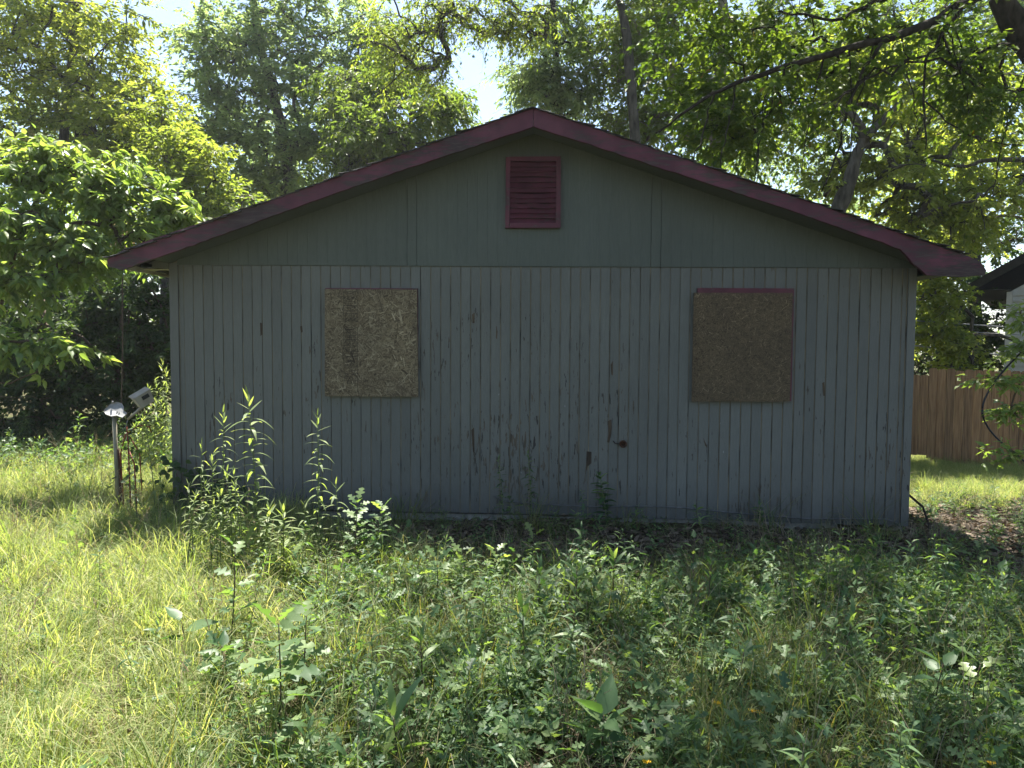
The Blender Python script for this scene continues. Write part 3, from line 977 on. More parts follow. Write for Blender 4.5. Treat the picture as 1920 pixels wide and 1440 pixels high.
def make_tree(name, label, cat, trunk, trad, blobs, lf, bark, leaf=(0.12, 0.06), per=60, cr=0.55, droop=0.25, tmpl=LF2,
              tip_r=0.010, twigs=5, flat=0.55, twig_draw=True, parts=0, group=None, part_tm=None, extra=None, nup=0.55, cond=None, limb=0.35):
    """trunk: list of points; blobs: (centre, radii, clumps). Branches are grown from the trunk to every clump."""
    trunk = np.asarray(trunk, float)
    base = trunk[0].copy()
    root = thing(name, label, cat, base, group)
    # fine trunk
    tt = np.linspace(0, len(trunk) - 1, 5 * (len(trunk) - 1) + 1)
    tp = np.stack([np.interp(tt, np.arange(len(trunk)), trunk[:, k]) for k in range(3)], 1)
    for _ in range(2):
        tp[1:-1] = (tp[:-2] + 2 * tp[1:-1] + tp[2:]) / 4
    tr = np.interp(tt, [0, len(trunk) - 1], [trad, trad * 0.35])
    nodes = [*tp[max(1, len(tp) // 6):]]
    nr = [*tr[max(1, len(tp) // 6):]]
    par = [-1] * len(nodes)
    ends = []
    E = np.concatenate([ell(c, r, n) for c, r, n in blobs])
    if cond is not None:
        E = E[cond(E)]
    A = np.array(nodes)
    d0 = np.array([np.min(np.linalg.norm(A - e, axis=1)) for e in E])
    NP = np.zeros((len(nodes) + 4 * len(E), 3))
    NP[:len(nodes)] = A
    cnt = len(nodes)
    for e in E[np.argsort(d0)]:
        dv = NP[:cnt] - e
        dist = np.sqrt((dv * dv).sum(1))
        cost = dist + 0.5 * np.maximum(0, dv[:, 2] + 0.1)
        j = int(np.argmin(cost))
        s = NP[j]
        L = np.linalg.norm(e - s)
        sag = np.array([0, 0, 0.12 * L])
        prev = j
        for u in (0.35, 0.7, 1.0):
            q = s + (e - s) * u + sag * math.sin(u * math.pi) + rng.normal(0, 0.05 * L, 3) * (u < 1)
            NP[cnt] = q
            par.append(prev)
            prev = cnt
            cnt += 1
        ends.append(prev)
    par = np.array(par)
    c = np.zeros(cnt)
    c[ends] = 1
    for k in range(cnt - 1, -1, -1):
        if par[k] >= 0:
            c[par[k]] += c[k]
    rad = np.minimum(tip_r * np.maximum(c, 1) ** 0.5, trad * limb)
    k = np.where(par >= 0)[0]
    wood = MB()
    wood.tube(tp, tr * (1 + 0.08 * np.sin(np.arange(len(tp)) * 1.7)), 10)
    rp = np.where(np.isin(par[k], np.arange(len(nodes))), rad[k] * 1.1, rad[par[k]])
    wood.edges(NP[par[k]], NP[k], rp, rad[k], 5)
    if extra is not None:
        for pts, r0, r1 in extra:
            pts = np.asarray(pts)
            q = np.linspace(0, len(pts) - 1, 4 * (len(pts) - 1) + 1)
            pp = np.stack([np.interp(q, np.arange(len(pts)), pts[:, z]) for z in range(3)], 1)
            pp[1:-1] = (pp[:-2] + 2 * pp[1:-1] + pp[2:]) / 4
            pp[1:-1] += rng.normal(0, 0.012, pp[1:-1].shape)
            wood.tube(pp, np.linspace(r0, r1, len(pp)), 8)
    # leaf clumps
    en = NP[ends]
    n = len(en)
    ax = norm(en - NP[par[par[ends]]])
    td = rng.normal(size=(n, twigs, 3)) * np.array([1, 1, flat]) + 0.7 * ax[:, None]
    td = norm(td)
    td[..., 2] -= droop * rng.random((n, twigs))
    tl = cr * rng.uniform(0.6, 1.2, (n, twigs))
    if twig_draw:
        a = np.repeat(en, twigs, 0)
        b_ = a + (td * tl[..., None]).reshape(-1, 3)
        wood.edges(a, b_, np.full(len(a), tip_r * 0.5), np.full(len(a), tip_r * 0.2), 3)
    wood.build('trunk', M[bark], root, smooth=True)
    m_ = max(1, per // twigs)
    u = rng.uniform(0.1, 1.05, (n, twigs, m_))
    P = en[:, None, None] + td[:, :, None] * (tl[:, :, None] * u)[..., None] + rng.normal(0, 0.05 * cr, (n, twigs, m_, 3))
    P = P + np.array([0, 0, -1.0]) * (0.25 * droop * cr * u ** 2)[..., None]
    side = norm(np.cross(td, np.array([0, 0, 1.0])))
    sg = np.where(rng.random((n, twigs, m_)) < 0.5, -1, 1)
    D = td[:, :, None] * 0.6 + side[:, :, None] * sg[..., None] * 0.8 + rng.normal(0, 0.35, (n, twigs, m_, 3))
    D[..., 2] -= droop
    P, D = P.reshape(-1, 3), D.reshape(-1, 3)
    N = rng.normal(0, nup, P.shape) + np.array([0, 0, 1.0])
    Ls = leaf[0] * rng.uniform(0.65, 1.25, len(P))
    Ws = Ls * leaf[1] / leaf[0]
    r = np.clip(np.repeat(rng.random(n), twigs * m_) * 0.6 + rng.random(len(P)) * 0.4, 0, 1)
    keep = np.ones(len(P), bool)
    if parts:
        vis = np.where(in_view(P, 0))[0]
        dd = np.linalg.norm(P[vis] - CAM, axis=1) / Ls[vis]
        pick = vis[np.argsort(dd)[:parts]]
        keep[pick] = False
        mes = [leaf_mesh('leaf', part_tm or tmpl, M[lf], leaf[1] / leaf[0]) for _ in range(4)]
        for k in pick:
            place_leaf(mes[k % 4], root, P[k] - base, D[k], N[k], float(Ls[k]))
    cb = MB().leaves(P[keep], D[keep], N[keep], Ls[keep], Ws[keep], tmpl, r[keep])
    o = cb.build('crown', M[lf], root)
    o['kind'] = 'stuff'
    return root


def B(px, py, Y, rx, rz, ry, n):
    """a blob of crown: centre seen at (px,py) at depth Y, radii in metres"""
    return (at(px, py, Y), (rx, ry, rz), n)


gz = lambda x, y: float(ground_z(x, y)) - 0.03


def tr_at(*pts):
    """trunk through picture points, each with its depth; first point is put on the ground"""
    p = [at(a, b_, Y) for a, b_, Y in pts]
    p[0][2] = gz(p[0][0], p[0][1])
    return p


GRP = 'trees around the house'
make_tree('broadleaf_tree', 'tall yellow green tree at the left edge, behind the drooping leafy bush', 'tree',
          tr_at((110, 800, 9.0), (108, 420, 9.0), (120, 250, 9.0), (140, 60, 9.0), (150, -120, 9.0)), 0.16,
          [B(40, 60, 9.2, 2.3, 1.9, 1.8, 105), B(180, 110, 8.6, 1.6, 1.6, 1.6, 85), B(110, -120, 9, 2.6, 1.5, 2.0, 55), B(250, 260, 8.2, 1.3, 0.9, 1.1, 60),
           B(90, 270, 9, 1.9, 1.1, 1.4, 60), B(-110, 160, 9, 1.6, 2.2, 1.6, 40)],
          'lf_backlit', 'bark', (0.14, 0.058), 92, 0.62, 0.35, group=GRP)
make_tree('broadleaf_tree', 'slim tree with yellow fronds reaching over the left roof slope', 'tree',
          tr_at((300, 800, 6.5), (310, 500, 6.5), (320, 330, 6.6), (300, 200, 6.8)), 0.09,
          [B(330, 275, 6.4, 0.85, 0.42, 0.8, 26), B(350, 335, 6.3, 0.75, 0.35, 0.8, 24), B(290, 210, 6.8, 0.6, 0.5, 0.7, 14), B(385, 380, 6.3, 0.5, 0.22, 0.6, 12)],
          'lf_backlit', 'bark', (0.12, 0.05), 90, 0.5, 0.2, flat=0.3, group=GRP)
make_tree('broadleaf_tree', 'tall grey green tree rising behind the left half of the roof', 'tree',
          tr_at((560, 800, 13), (545, 340, 13), (520, 200, 13), (480, 60, 13.2), (470, -80, 13.2)), 0.20,
          [B(400, 110, 13, 0.9, 1.0, 1.0, 26), B(690, 100, 13.2, 1.2, 1.2, 1.2, 40), B(470, 70, 13, 1.9, 1.6, 1.9, 60), B(600, 150, 13.4, 2.3, 1.5, 1.9, 66), B(420, 210, 13, 1.3, 1.1, 1.5, 38), B(520, 270, 13, 2.2, 1.0, 1.7, 56), B(500, 350, 13.4, 2.4, 0.8, 1.5, 60),
           B(560, -40, 13.5, 1.9, 1.2, 1.9, 50), B(650, 250, 12.6, 1.3, 0.8, 1.2, 30)],
          'lf_grey', 'bark', (0.16, 0.072), 100, 0.75, 0.3, group=GRP)
make_tree('broadleaf_tree', 'pale green feathery tree showing above the middle of the left roof slope', 'tree',
          tr_at((745, 800, 10.5), (740, 400, 10.5), (745, 300, 10.5), (780, 200, 10.5)), 0.12,
          [B(740, 250, 10.5, 1.5, 0.8, 1.3, 80), B(835, 205, 10.4, 0.75, 0.55, 0.9, 36), B(680, 300, 10.5, 1.0, 0.6, 1.1, 40), B(660, 190, 11, 0.9, 0.9, 1.0, 40), B(740, 160, 11, 0.8, 0.5, 0.8, 26)],
          'lf_mid', 'bark', (0.15, 0.052), 90, 0.65, 0.5, group=GRP)
make_tree('broadleaf_tree', 'dark feathery tree standing right behind the roof ridge', 'tree',
          tr_at((1056, 800, 9.6), (1055, 330, 9.6), (1048, 200, 9.6), (1040, 60, 9.7), (1030, -60, 9.8)), 0.14,
          [B(1012, 140, 9.6, 0.7, 0.75, 0.8, 40), B(1070, 170, 9.5, 0.8, 0.6, 0.8, 36), B(1055, 40, 9.9, 0.8, 0.8, 0.9, 36), B(1030, -70, 10, 1.3, 0.8, 1.1, 24)],
          'lf_grey', 'darkbark', (0.16, 0.042), 80, 0.6, 0.6, group=GRP)
make_tree('broadleaf_tree', 'big tree with a grey trunk high above the right roof slope, wide light crown', 'tree',
          tr_at((1345, 800, 9.0), (1342, 330, 9.0), (1348, 150, 9.0), (1362, 50, 9.0), (1340, -100, 9)), 0.20,
          [B(1180, 100, 9.2, 1.3, 1.0, 1.3, 75), B(1290, 180, 9.6, 1.3, 1.2, 1.3, 80), B(1400, 240, 9.6, 1.2, 1.0, 1.3, 60), B(1250, 20, 9.2, 1.9, 0.9, 1.5, 75), B(1440, 60, 9.4, 1.3, 1.0, 1.3, 60),
           B(1180, 240, 9.8, 1.0, 0.7, 1.0, 44), B(1330, -120, 9, 2.8, 0.9, 1.8, 40)],
          'lf_mid', 'palebark', (0.125, 0.058), 85, 0.6, 0.4, group=GRP)
make_tree('broadleaf_tree', 'light tree whose thin twigs hang into the sky gap left of the ridge', 'tree',
          tr_at((1200, 800, 8.0), (1195, 300, 8.0), (1170, 0, 8.0), (1080, -140, 7.6)), 0.15,
          [B(790, 40, 7.2, 1.0, 0.65, 0.9, 56), B(735, 95, 7.2, 0.6, 0.5, 0.6, 26), B(900, 30, 7.4, 0.9, 0.45, 0.9, 44), B(985, 45, 7.4, 0.7, 0.4, 0.7, 30), B(815, 130, 7.2, 0.45, 0.4, 0.4, 14), B(960, -90, 7.5, 1.8, 0.6, 1.2, 26)],
          'lf_yellow', 'bark', (0.085, 0.036), 62, 0.5, 0.5, group=GRP,
          extra=[([at(1080, -140, 7.6), at(960, -70, 7.3), at(850, -20, 7.2), at(815, 50, 7.2), at(760, 130, 7.2), at(700, 185, 7.2)], 0.05, 0.008),
                 ([at(815, 50, 7.2), at(812, 100, 7.2), at(840, 150, 7.2)], 0.016, 0.005)])
make_tree('broadleaf_tree', 'tree with a pale leaning trunk forking above the right roof slope', 'tree',
          tr_at((1540, 800, 6.6), (1560, 420, 6.6), (1592, 345, 6.6), (1606, 290, 6.6), (1622, 255, 6.6)), 0.19,
          [B(1560, 330, 7.4, 0.9, 0.6, 0.9, 26), B(1690, 280, 7.2, 1.2, 0.9, 1.2, 46), B(1780, 380, 7.2, 1.2, 0.8, 1.2, 46), B(1640, 140, 7.4, 1.4, 0.9, 1.2, 46), B(1800, 200, 7.6, 1.4, 1.0, 1.3, 46), B(1540, 170, 7.8, 0.8, 0.8, 0.9, 24),
           B(1880, 330, 7.6, 0.9, 1.0, 1.1, 30), B(1720, 400, 7.6, 0.9, 0.45, 0.9, 22)],
          'lf_backlit', 'bark', (0.12, 0.06), 85, 0.5, 0.35, group=GRP,
          extra=[([at(1622, 258, 6.6), at(1614, 235, 6.6), at(1590, 212, 6.5), at(1560, 205, 6.4), at(1530, 195, 6.4)], 0.095, 0.05),
                 ([at(1620, 262, 6.6), at(1645, 235, 6.6), at(1680, 200, 6.7), at(1720, 165, 6.8), at(1790, 110, 7)], 0.075, 0.03),
                 ([at(1925, 300, 6.9), at(1850, 300, 6.9), at(1800, 315, 6.9), at(1745, 300, 6.9)], 0.05, 0.02)])
make_tree('broadleaf_tree', 'sunlit yellow tree hanging low over the brown board fence', 'tree',
          tr_at((1990, 830, 8.4), (1990, 560, 8.4), (1965, 380, 8.4), (1930, 260, 8.6)), 0.10,
          [B(1760, 560, 7.7, 0.65, 0.50, 0.6, 34), B(1800, 640, 7.6, 0.55, 0.35, 0.55, 26), B(1740, 500, 8.0, 0.8, 0.5, 0.8, 26), B(1820, 440, 8.4, 0.7, 0.4, 0.8, 22), B(1735, 620, 7.8, 0.35, 0.3, 0.4, 12),
           B(1790, 690, 7.6, 0.42, 0.14, 0.4, 10)],
          'lf_backlit', 'bark', (0.10, 0.055), 80, 0.32, 0.35, group=GRP, tip_r=0.007)
# the near tree at the right: trunk leaves the picture in the corner, its limb hangs over the roof
near = make_tree('oak_tree', 'large dark oak leaning in from the right, limb hanging across the sky', 'tree',
          [np.array([8.6, 1.9, gz(8.6, 1.9)]), np.array([8.0, 1.8, 2.6]), at(1932, 85, 1.6), at(1866, -10, 1.6), np.array([5.0, 1.3, 8.2])], 0.25,
          [(np.array([0.9, 0.3, 7.6]), (2.4, 2.3, 0.8), 105), (np.array([4.2, 0.2, 7.6]), (2.6, 2.4, 0.9), 125), (np.array([6.4, -0.8, 7.0]), (1.8, 2.2, 1.1), 80),
           (np.array([0.6, -1.7, 7.6]), (1.9, 1.2, 0.5), 55), (np.array([3.6, -1.8, 7.4]), (2.4, 1.2, 0.6), 70), (np.array([2.6, 2.0, 8.2]), (2.8, 1.2, 0.8), 60), (np.array([5.3, 4.1, 8.3]), (1.9, 1.4, 0.7), 55),
           B(1480, 185, 0.4, 0.5, 0.2, 0.3, 7), B(1650, 135, 0.6, 0.4, 0.25, 0.3, 6), B(1800, 95, 1.0, 0.5, 0.4, 0.4, 12), B(1860, 190, 1.0, 0.4, 0.4, 0.3, 10),
           B(1500, 130, 1.2, 0.9, 0.5, 0.6, 20), B(1330, 220, 1.0, 0.45, 0.35, 0.5, 18), B(1400, 250, 1.1, 0.45, 0.35, 0.5, 13), B(1660, 70, 1.4, 0.8, 0.35, 0.6, 13), B(1390, 50, 1.2, 0.8, 0.4, 0.7, 22),
           B(1800, 120, 1.6, 0.7, 0.5, 0.6, 14), B(1290, 120, 1.0, 0.5, 0.4, 0.5, 14)],
          'lf_oak', 'darkbark', (0.088, 0.046), 84, 0.46, 0.4, tmpl=LF2, part_tm=OVATE, parts=300, tip_r=0.0035, limb=0.2,
          extra=[([at(1890, -30, 1.5), at(1815, 5, 1.1), at(1700, 62, 0.7), at(1600, 88, 0.5), at(1500, 118, 0.4), at(1400, 146, 0.3), at(1310, 190, 0.3), at(1230, 250, 0.3)], 0.058, 0.009),
                 ([at(1660, 75, 0.6), at(1625, 120, 0.55), at(1590, 200, 0.5), at(1570, 290, 0.45), at(1540, 360, 0.4)], 0.022, 0.006),
                 ([at(1815, 5, 1.1), at(1765, 60, 0.9), at(1735, 110, 0.8), at(1735, 220, 0.7), at(1735, 280, 0.7)], 0.022, 0.006),
                 ([at(1700, -40, 1.0), at(1640, 10, 0.8), at(1560, 40, 0.6), at(1460, 20, 0.5)], 0.03, 0.010),
                 *[([at(x_, y_, yy_), at(x_ - 18 * k_, y_ + 60, yy_ + 0.1), at(x_ - 40 * k_, y_ + 130, yy_), at(x_ - 52 * k_, y_ + 200 + 20 * k_, yy_ - 0.1)], 0.011, 0.004)
                   for x_, y_, yy_, k_ in ((1380, 152, 0.3, 0.6), (1340, 175, 0.3, 1.0), (1440, 135, 0.35, 0.4), (1470, 125, 0.4, 1.1), (1545, 105, 0.45, 0.8), (1590, 90, 0.5, -0.3), (1640, 80, 0.6, 0.9), (1690, 65, 0.7, -0.6), (1770, 30, 0.9, -0.9))],
                 ([at(1765, 60, 0.9), at(1800, 130, 0.9), at(1860, 170, 1.0), at(1930, 190, 1.0)], 0.014, 0.006),
                 ([at(1735, 190, 0.75), at(1790, 240, 0.8), at(1850, 265, 0.9), at(1925, 275, 0.9)], 0.010, 0.005),
                 ([at(1925, 130, 1.0), at(1890, 220, 1.0), at(1870, 310, 1.0), at(1862, 370, 1.0)], 0.010, 0.005),
                 ([at(1735, 105, 0.75), at(1690, 115, 0.6), at(1600, 165, 0.5), at(1500, 225, 0.4)], 0.014, 0.006)],
          group=GRP)
make_tree('broadleaf_tree', 'distant broad tree closing the top right corner behind the leaning oak', 'tree',
          tr_at((1830, 800, 13), (1825, 400, 13), (1800, 200, 13), (1790, 40, 13)), 0.2,
          [B(1700, 40, 13, 2.0, 1.4, 1.6, 60), B(1840, 130, 13, 1.9, 1.4, 1.6, 60), B(1600, 120, 13.5, 1.5, 1.2, 1.4, 40), B(1900, 0, 13, 1.9, 1.4, 1.6, 50), B(1800, 280, 13, 1.7, 1.1, 1.4, 30), B(1540, 240, 13.5, 1.2, 0.8, 1.2, 16)],
          'lf_mid', 'bark', (0.15, 0.075), 80, 0.7, 0.3, group=GRP)
# far woods closing the horizon
fw_ = MB()
fp, fd, fn, fl = [], [], [], []
for k in range(150):
    a = rng.uniform(-1, 1)
    yy = rng.uniform(24, 44)
    c = np.array([a * (yy + 8) * 0.95, yy, rng.uniform(0.5, 0.36 * yy + (2.5 if a < -0.2 or a > 0.25 else -4.0))])
    if c[2] < 0.5:
        c[2] = rng.uniform(0.5, 3)
    e = ell(c, (2.4, 2.0, 1.9), 520)
    fp.append(e)
fp = np.concatenate(fp)
fw_.leaves(fp, rng.normal(size=fp.shape) + np.array([0, 0, -0.3]), rng.normal(0, 0.5, fp.shape) + np.array([0, 0, 1.0]), 0.34 * rng.uniform(0.6, 1.3, len(fp)), 0.17, LF2)
wd = fw_.build('far_woods', M['lf_grey'])
tag(wd, 'hazy far woods filling the gaps behind the near trees', 'woods', kind='stuff')

# left bush with large drooping leaves, thicket below it
make_tree('mulberry_bush', 'bush with large drooping bright leaves reaching in at the left edge', 'bush',
          [np.array([-6.6, 1.0, gz(-6.6, 1.0)]), np.array([-6.4, 1.1, 1.5]), np.array([-6.0, 1.2, 3.0]), np.array([-5.6, 1.3, 3.8])], 0.07,
          [B(60, 310, 1.2, 0.65, 0.40, 0.35, 34), B(180, 345, 1.4, 0.55, 0.35, 0.35, 30), B(310, 390, 1.8, 0.60, 0.22, 0.35, 26), B(40, 410, 0.8, 0.55, 0.40, 0.35, 26), B(140, 470, 0.9, 0.40, 0.26, 0.3, 20),
           B(50, 520, 0.6, 0.36, 0.18, 0.3, 13), B(20, 640, 0.4, 0.35, 0.06, 0.25, 8), B(110, 640, 0.4, 0.26, 0.04, 0.2, 6), B(230, 430, 1.5, 0.4, 0.3, 0.3, 14), B(-80, 450, 1, 0.7, 0.9, 0.5, 14)],
          'lf_bright', 'twig', (0.128, 0.058), 50, 0.32, 0.5, tmpl=OVATE, part_tm=OVATE, parts=300, tip_r=0.006, twigs=4, nup=0.5,
          extra=[([at(-60, 700, 0.3), at(0, 720, 0.3), at(60, 700, 0.35), at(110, 675, 0.4), at(165, 658, 0.4)], 0.012, 0.004),
                 ([at(-40, 745, 0.4), at(10, 744, 0.4), at(100, 745, 0.5)], 0.007, 0.003)], group='shrubs left of the house')
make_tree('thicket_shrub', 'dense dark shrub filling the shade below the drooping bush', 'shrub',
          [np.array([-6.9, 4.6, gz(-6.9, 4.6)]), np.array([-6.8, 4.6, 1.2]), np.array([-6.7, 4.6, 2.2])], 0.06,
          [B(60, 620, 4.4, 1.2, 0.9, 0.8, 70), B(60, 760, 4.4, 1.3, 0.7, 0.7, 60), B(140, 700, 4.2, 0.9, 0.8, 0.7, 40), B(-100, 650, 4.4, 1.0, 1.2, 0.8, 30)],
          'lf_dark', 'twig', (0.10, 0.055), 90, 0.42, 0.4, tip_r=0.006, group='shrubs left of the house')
make_tree('thicket_shrub', 'tall shrub wall far behind the drooping bush at the left edge', 'shrub',
          [np.array([-8.6, 9.5, gz(-8.6, 9.5)]), np.array([-8.5, 9.5, 2.0]), np.array([-8.4, 9.5, 4.0])], 0.09,
          [B(40, 480, 9.5, 1.6, 1.2, 1.0, 60), B(160, 560, 9.5, 1.4, 1.2, 1.0, 50), B(270, 600, 9.8, 1.2, 1.6, 1.0, 46), B(60, 640, 9.5, 1.8, 1.1, 1.0, 50), B(-120, 520, 9.5, 1.5, 1.6, 1.0, 40), B(200, 460, 9.8, 1.3, 1.0, 1.0, 36)],
          'lf_mid', 'twig', (0.13, 0.07), 85, 0.6, 0.4, tip_r=0.006, group='shrubs left of the house')
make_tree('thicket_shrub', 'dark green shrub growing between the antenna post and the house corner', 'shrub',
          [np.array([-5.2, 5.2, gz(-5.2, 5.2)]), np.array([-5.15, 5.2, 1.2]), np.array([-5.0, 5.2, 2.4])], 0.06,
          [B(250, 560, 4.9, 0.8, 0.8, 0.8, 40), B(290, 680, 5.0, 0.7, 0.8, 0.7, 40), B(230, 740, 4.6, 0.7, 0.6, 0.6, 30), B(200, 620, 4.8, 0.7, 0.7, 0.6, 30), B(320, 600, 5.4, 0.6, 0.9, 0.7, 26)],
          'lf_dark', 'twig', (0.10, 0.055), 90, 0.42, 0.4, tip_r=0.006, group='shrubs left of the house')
make_tree('thicket_shrub', 'leafy shrub behind the left roof end, below the yellow fronds', 'shrub',
          [np.array([-5.0, 6.6, gz(-5, 6.6)]), np.array([-5.0, 6.6, 2.0]), np.array([-4.8, 6.6, 3.6])], 0.06,
          [B(330, 410, 6.8, 1.0, 0.5, 0.8, 40), B(230, 460, 6.4, 0.8, 0.6, 0.7, 34), B(430, 400, 7.2, 0.7, 0.5, 0.8, 22)],
          'lf_mid', 'twig', (0.10, 0.055), 85, 0.45, 0.4, tip_r=0.006, group='shrubs left of the house')
make_tree('thicket_shrub', 'dark shrub mass behind the brown fence, beside the house wall', 'shrub',
          tr_at((1760, 800, 11.5), (1760, 600, 11.5), (1770, 520, 11.5)), 0.08,
          [B(1760, 650, 11.5, 1.4, 0.8, 1.0, 50), B(1840, 620, 12, 0.8, 0.9, 1.0, 40), B(1700, 600, 12, 1.2, 1.2, 1.0, 40), B(1740, 480, 12.5, 1.6, 1.0, 1.2, 40), B(1860, 420, 13.5, 1.4, 1.0, 1.2, 36)],
          'lf_dark', 'twig', (0.12, 0.065), 85, 0.55, 0.4, tip_r=0.007, group='shrubs right of the house')
make_tree('leafy_sapling', 'thin sapling with glossy leaves at the right edge before the fence', 'sapling',
          [np.array([5.3, 0.2, gz(5.3, 0.2)]), at(1965, 820, 0.2), at(1940, 640, 0.1), at(1935, 520, 0.0)], 0.025,
          [B(1908, 590, 0, 0.08, 0.14, 0.2, 7), B(1880, 710, 0, 0.20, 0.07, 0.2, 9), B(1895, 770, 0, 0.16, 0.10, 0.2, 10), B(1885, 850, -0.1, 0.16, 0.05, 0.2, 6), B(1915, 660, 0, 0.1, 0.12, 0.2, 7), B(1975, 700, 0, 0.2, 0.7, 0.3, 14)],
          'lf_bright', 'twig', (0.085, 0.036), 20, 0.16, 0.25, tmpl=OVATE, part_tm=OVATE, parts=220, tip_r=0.003, twigs=4, group='shrubs right of the house')

# ------------------------------------------------------------------ antenna on its post, neighbour house, fence, wires
PY = -0.25
pb = at(222, 985, PY)
pb[2] = gz(pb[0], pb[1])
post = thing('antenna_post', 'rusty galvanised post with a tilted dish bracket and beige box, left of the house', 'antenna', pb)
MB().tube([pb, at(219, 880, PY), at(214, 776, PY)], 0.021, 12).build('post', M['galv'], post, smooth=True)
MB().tube([pb + [0.035, 0.01, 0], at(227, 940, PY), at(224, 870, PY), at(222, 842, PY)], 0.011, 6).build('conduit', M['rust'], post, smooth=True)
MB().tube([at(216, 894, PY), at(217, 896, PY)], 0.033, 10).build('clamp', M['black'], post)


def dirp(p, q):
    v = np.asarray(q) - np.asarray(p)
    return v / np.linalg.norm(v)


# dish bracket: a rounded plate narrowing to a tongue, rim turned up, tilted to the sky
o3 = at(216, 770, PY)
ex = dirp(at(202, 756, PY + 0.05), at(240, 780, PY - 0.02))
up_ = np.array([0.12, -0.72, 0.68])
ey = norm(np.cross(up_, ex))
ez = np.cross(ex, ey)
out = [(-0.085, -0.05), (-0.09, 0.03), (-0.06, 0.085), (0.0, 0.10), (0.05, 0.08), (0.09, 0.045), (0.16, 0.035), (0.165, -0.035), (0.09, -0.045), (0.05, -0.085), (-0.02, -0.10), (-0.065, -0.085)]
out = [(a * 0.86, b_ * 0.86) for a, b_ in out]
v = [o3 + ex * a + ey * b_ + ez * (0.010 + 6 * 0.02 * (a * a + b_ * b_) / 0.02 * 0.1) for a, b_ in out]
v += [p_ + ez * 0.012 + (ex * a + ey * b_) * 0.06 for p_, (a, b_) in zip(v, out)]
v += [o3 - ez * 0.004]
v += [p_ - ez * 0.012 for p_ in v[:12]] + [o3 - ez * 0.014]
t = []
for k in range(12):
    j = (k + 1) % 12
    t += [(24, k, j), (k, 12 + k, 12 + j), (k, 12 + j, j), (37, 25 + j, 25 + k), (25 + k, 25 + j, 12 + j), (25 + k, 12 + j, 12 + k)]
MB().add(v, t).build('dish_plate', M['dish'], post)
MB().tube([o3 + ex * -0.075 + ez * 0.03 + ey * 0.04, o3 + ex * -0.06 + ez * 0.06 + ey * 0.045], 0.008, 8).build('bolt', M['dish'], post)
MB().tube([o3 + ex * 0.03 + ez * 0.004, o3 + ex * 0.031 + ez * 0.016], 0.007, 8).build('bolt', M['dish'], post)
MB().tube([o3 + ex * 0.06 + ez * 0.01, o3 + ex * 0.061 + ez * 0.02], 0.007, 8).build('bolt', M['dish'], post)
MB().tube([o3 - ez * 0.05, o3 - ez * 0.008], 0.030, 10).build('pole_cap', M['galv'], post)
a0, a1 = at(240, 786, PY - 0.02), at(272, 757, PY - 0.10)
MB().tube([a0, (a0 + a1) / 2 + [0, 0, -0.006], a1], [0.012, 0.016, 0.017], 8).build('feed_arm', M['beige'], post, smooth=True)
# box at the end of the arm
bc = at(268, 747, PY - 0.10)
bx_ = norm(np.array([0.66, -0.62, -0.10]))
bz_ = np.array([-0.30, -0.42, 0.86])
by_ = norm(np.cross(bz_, bx_))
bz_ = np.cross(bx_, by_)
hx_, hy_, hz_ = 0.070, 0.085, 0.062
cs = [(-1, -1, -1), (1, -1, -1), (1, 1, -1), (-1, 1, -1), (-1, -1, 1), (1, -1, 1), (1, 1, 1), (-1, 1, 1)]
sh = lambda s: 0.82 if s < 0 else 1.0
bb = MB().hexa(np.array([bc + bx_ * a * hx_ * sh(c) + by_ * b_ * hy_ * sh(c) + bz_ * c * hz_ for a, b_, c in cs]))
bb.hexa(np.array([bc + bz_ * hz_ * 1.0 + bx_ * a * hx_ * 1.05 + by_ * b_ * hy_ * 1.05 + bz_ * c * 0.006 for a, b_, c in cs]))
bo = bb.build('feed_box', M['beige'], post)
bl = MB().hexa(np.array([bc + bx_ * (hx_ * 0.96 + 0.003) + bx_ * a * 0.004 + by_ * (b_ * 0.035 + 0.015) + bz_ * (c * 0.019 + 0.024) for a, b_, c in cs]))
bl.build('cover_window', M['black'], bo, off=tuple(pb))
MB().tube([a0, at(236, 800, PY), at(230, 805, PY)], 0.004, 5).build('lead', M['dish'], post)

# creeper with red stems beside the post
cb_ = at(247, 985, PY - 0.05)
cb_[2] = gz(cb_[0], cb_[1])
cre = thing('creeper', 'red stemmed creeper climbing beside the galvanised antenna post', 'climbing plant', cb_)
st = MB()
for pts in ([(247, 990), (243, 900), (240, 830), (238, 800)], [(232, 950), (226, 850), (235, 815), (262, 797), (280, 800), (284, 812)], [(240, 840), (252, 870), (256, 940), (258, 990)], [(244, 820), (262, 850), (266, 920)]):
    pp = np.array([at(a, b_, PY - 0.05 + 0.03 * rng.normal()) for a, b_ in pts])
    st.tube(pp, np.linspace(0.008, 0.005, len(pp)), 5)
st.build('stem', M['redstem'], cre, smooth=True)
lm = [leaf_mesh('leaf', OVATE, M['lf_dark'], 0.7) for _ in range(3)]
for k in range(70):
    q = at(248 + rng.normal(0, 11), rng.uniform(805, 985), PY - 0.05 + rng.normal(0, 0.04))
    place_leaf(lm[k % 3], cre, q - cb_, rng.normal(size=3) * [1, 0.8, 0.4] + [0, -0.2, -0.4], rng.normal(0, 0.5, 3) + [0, -0.5, 1], rng.uniform(0.045, 0.085))

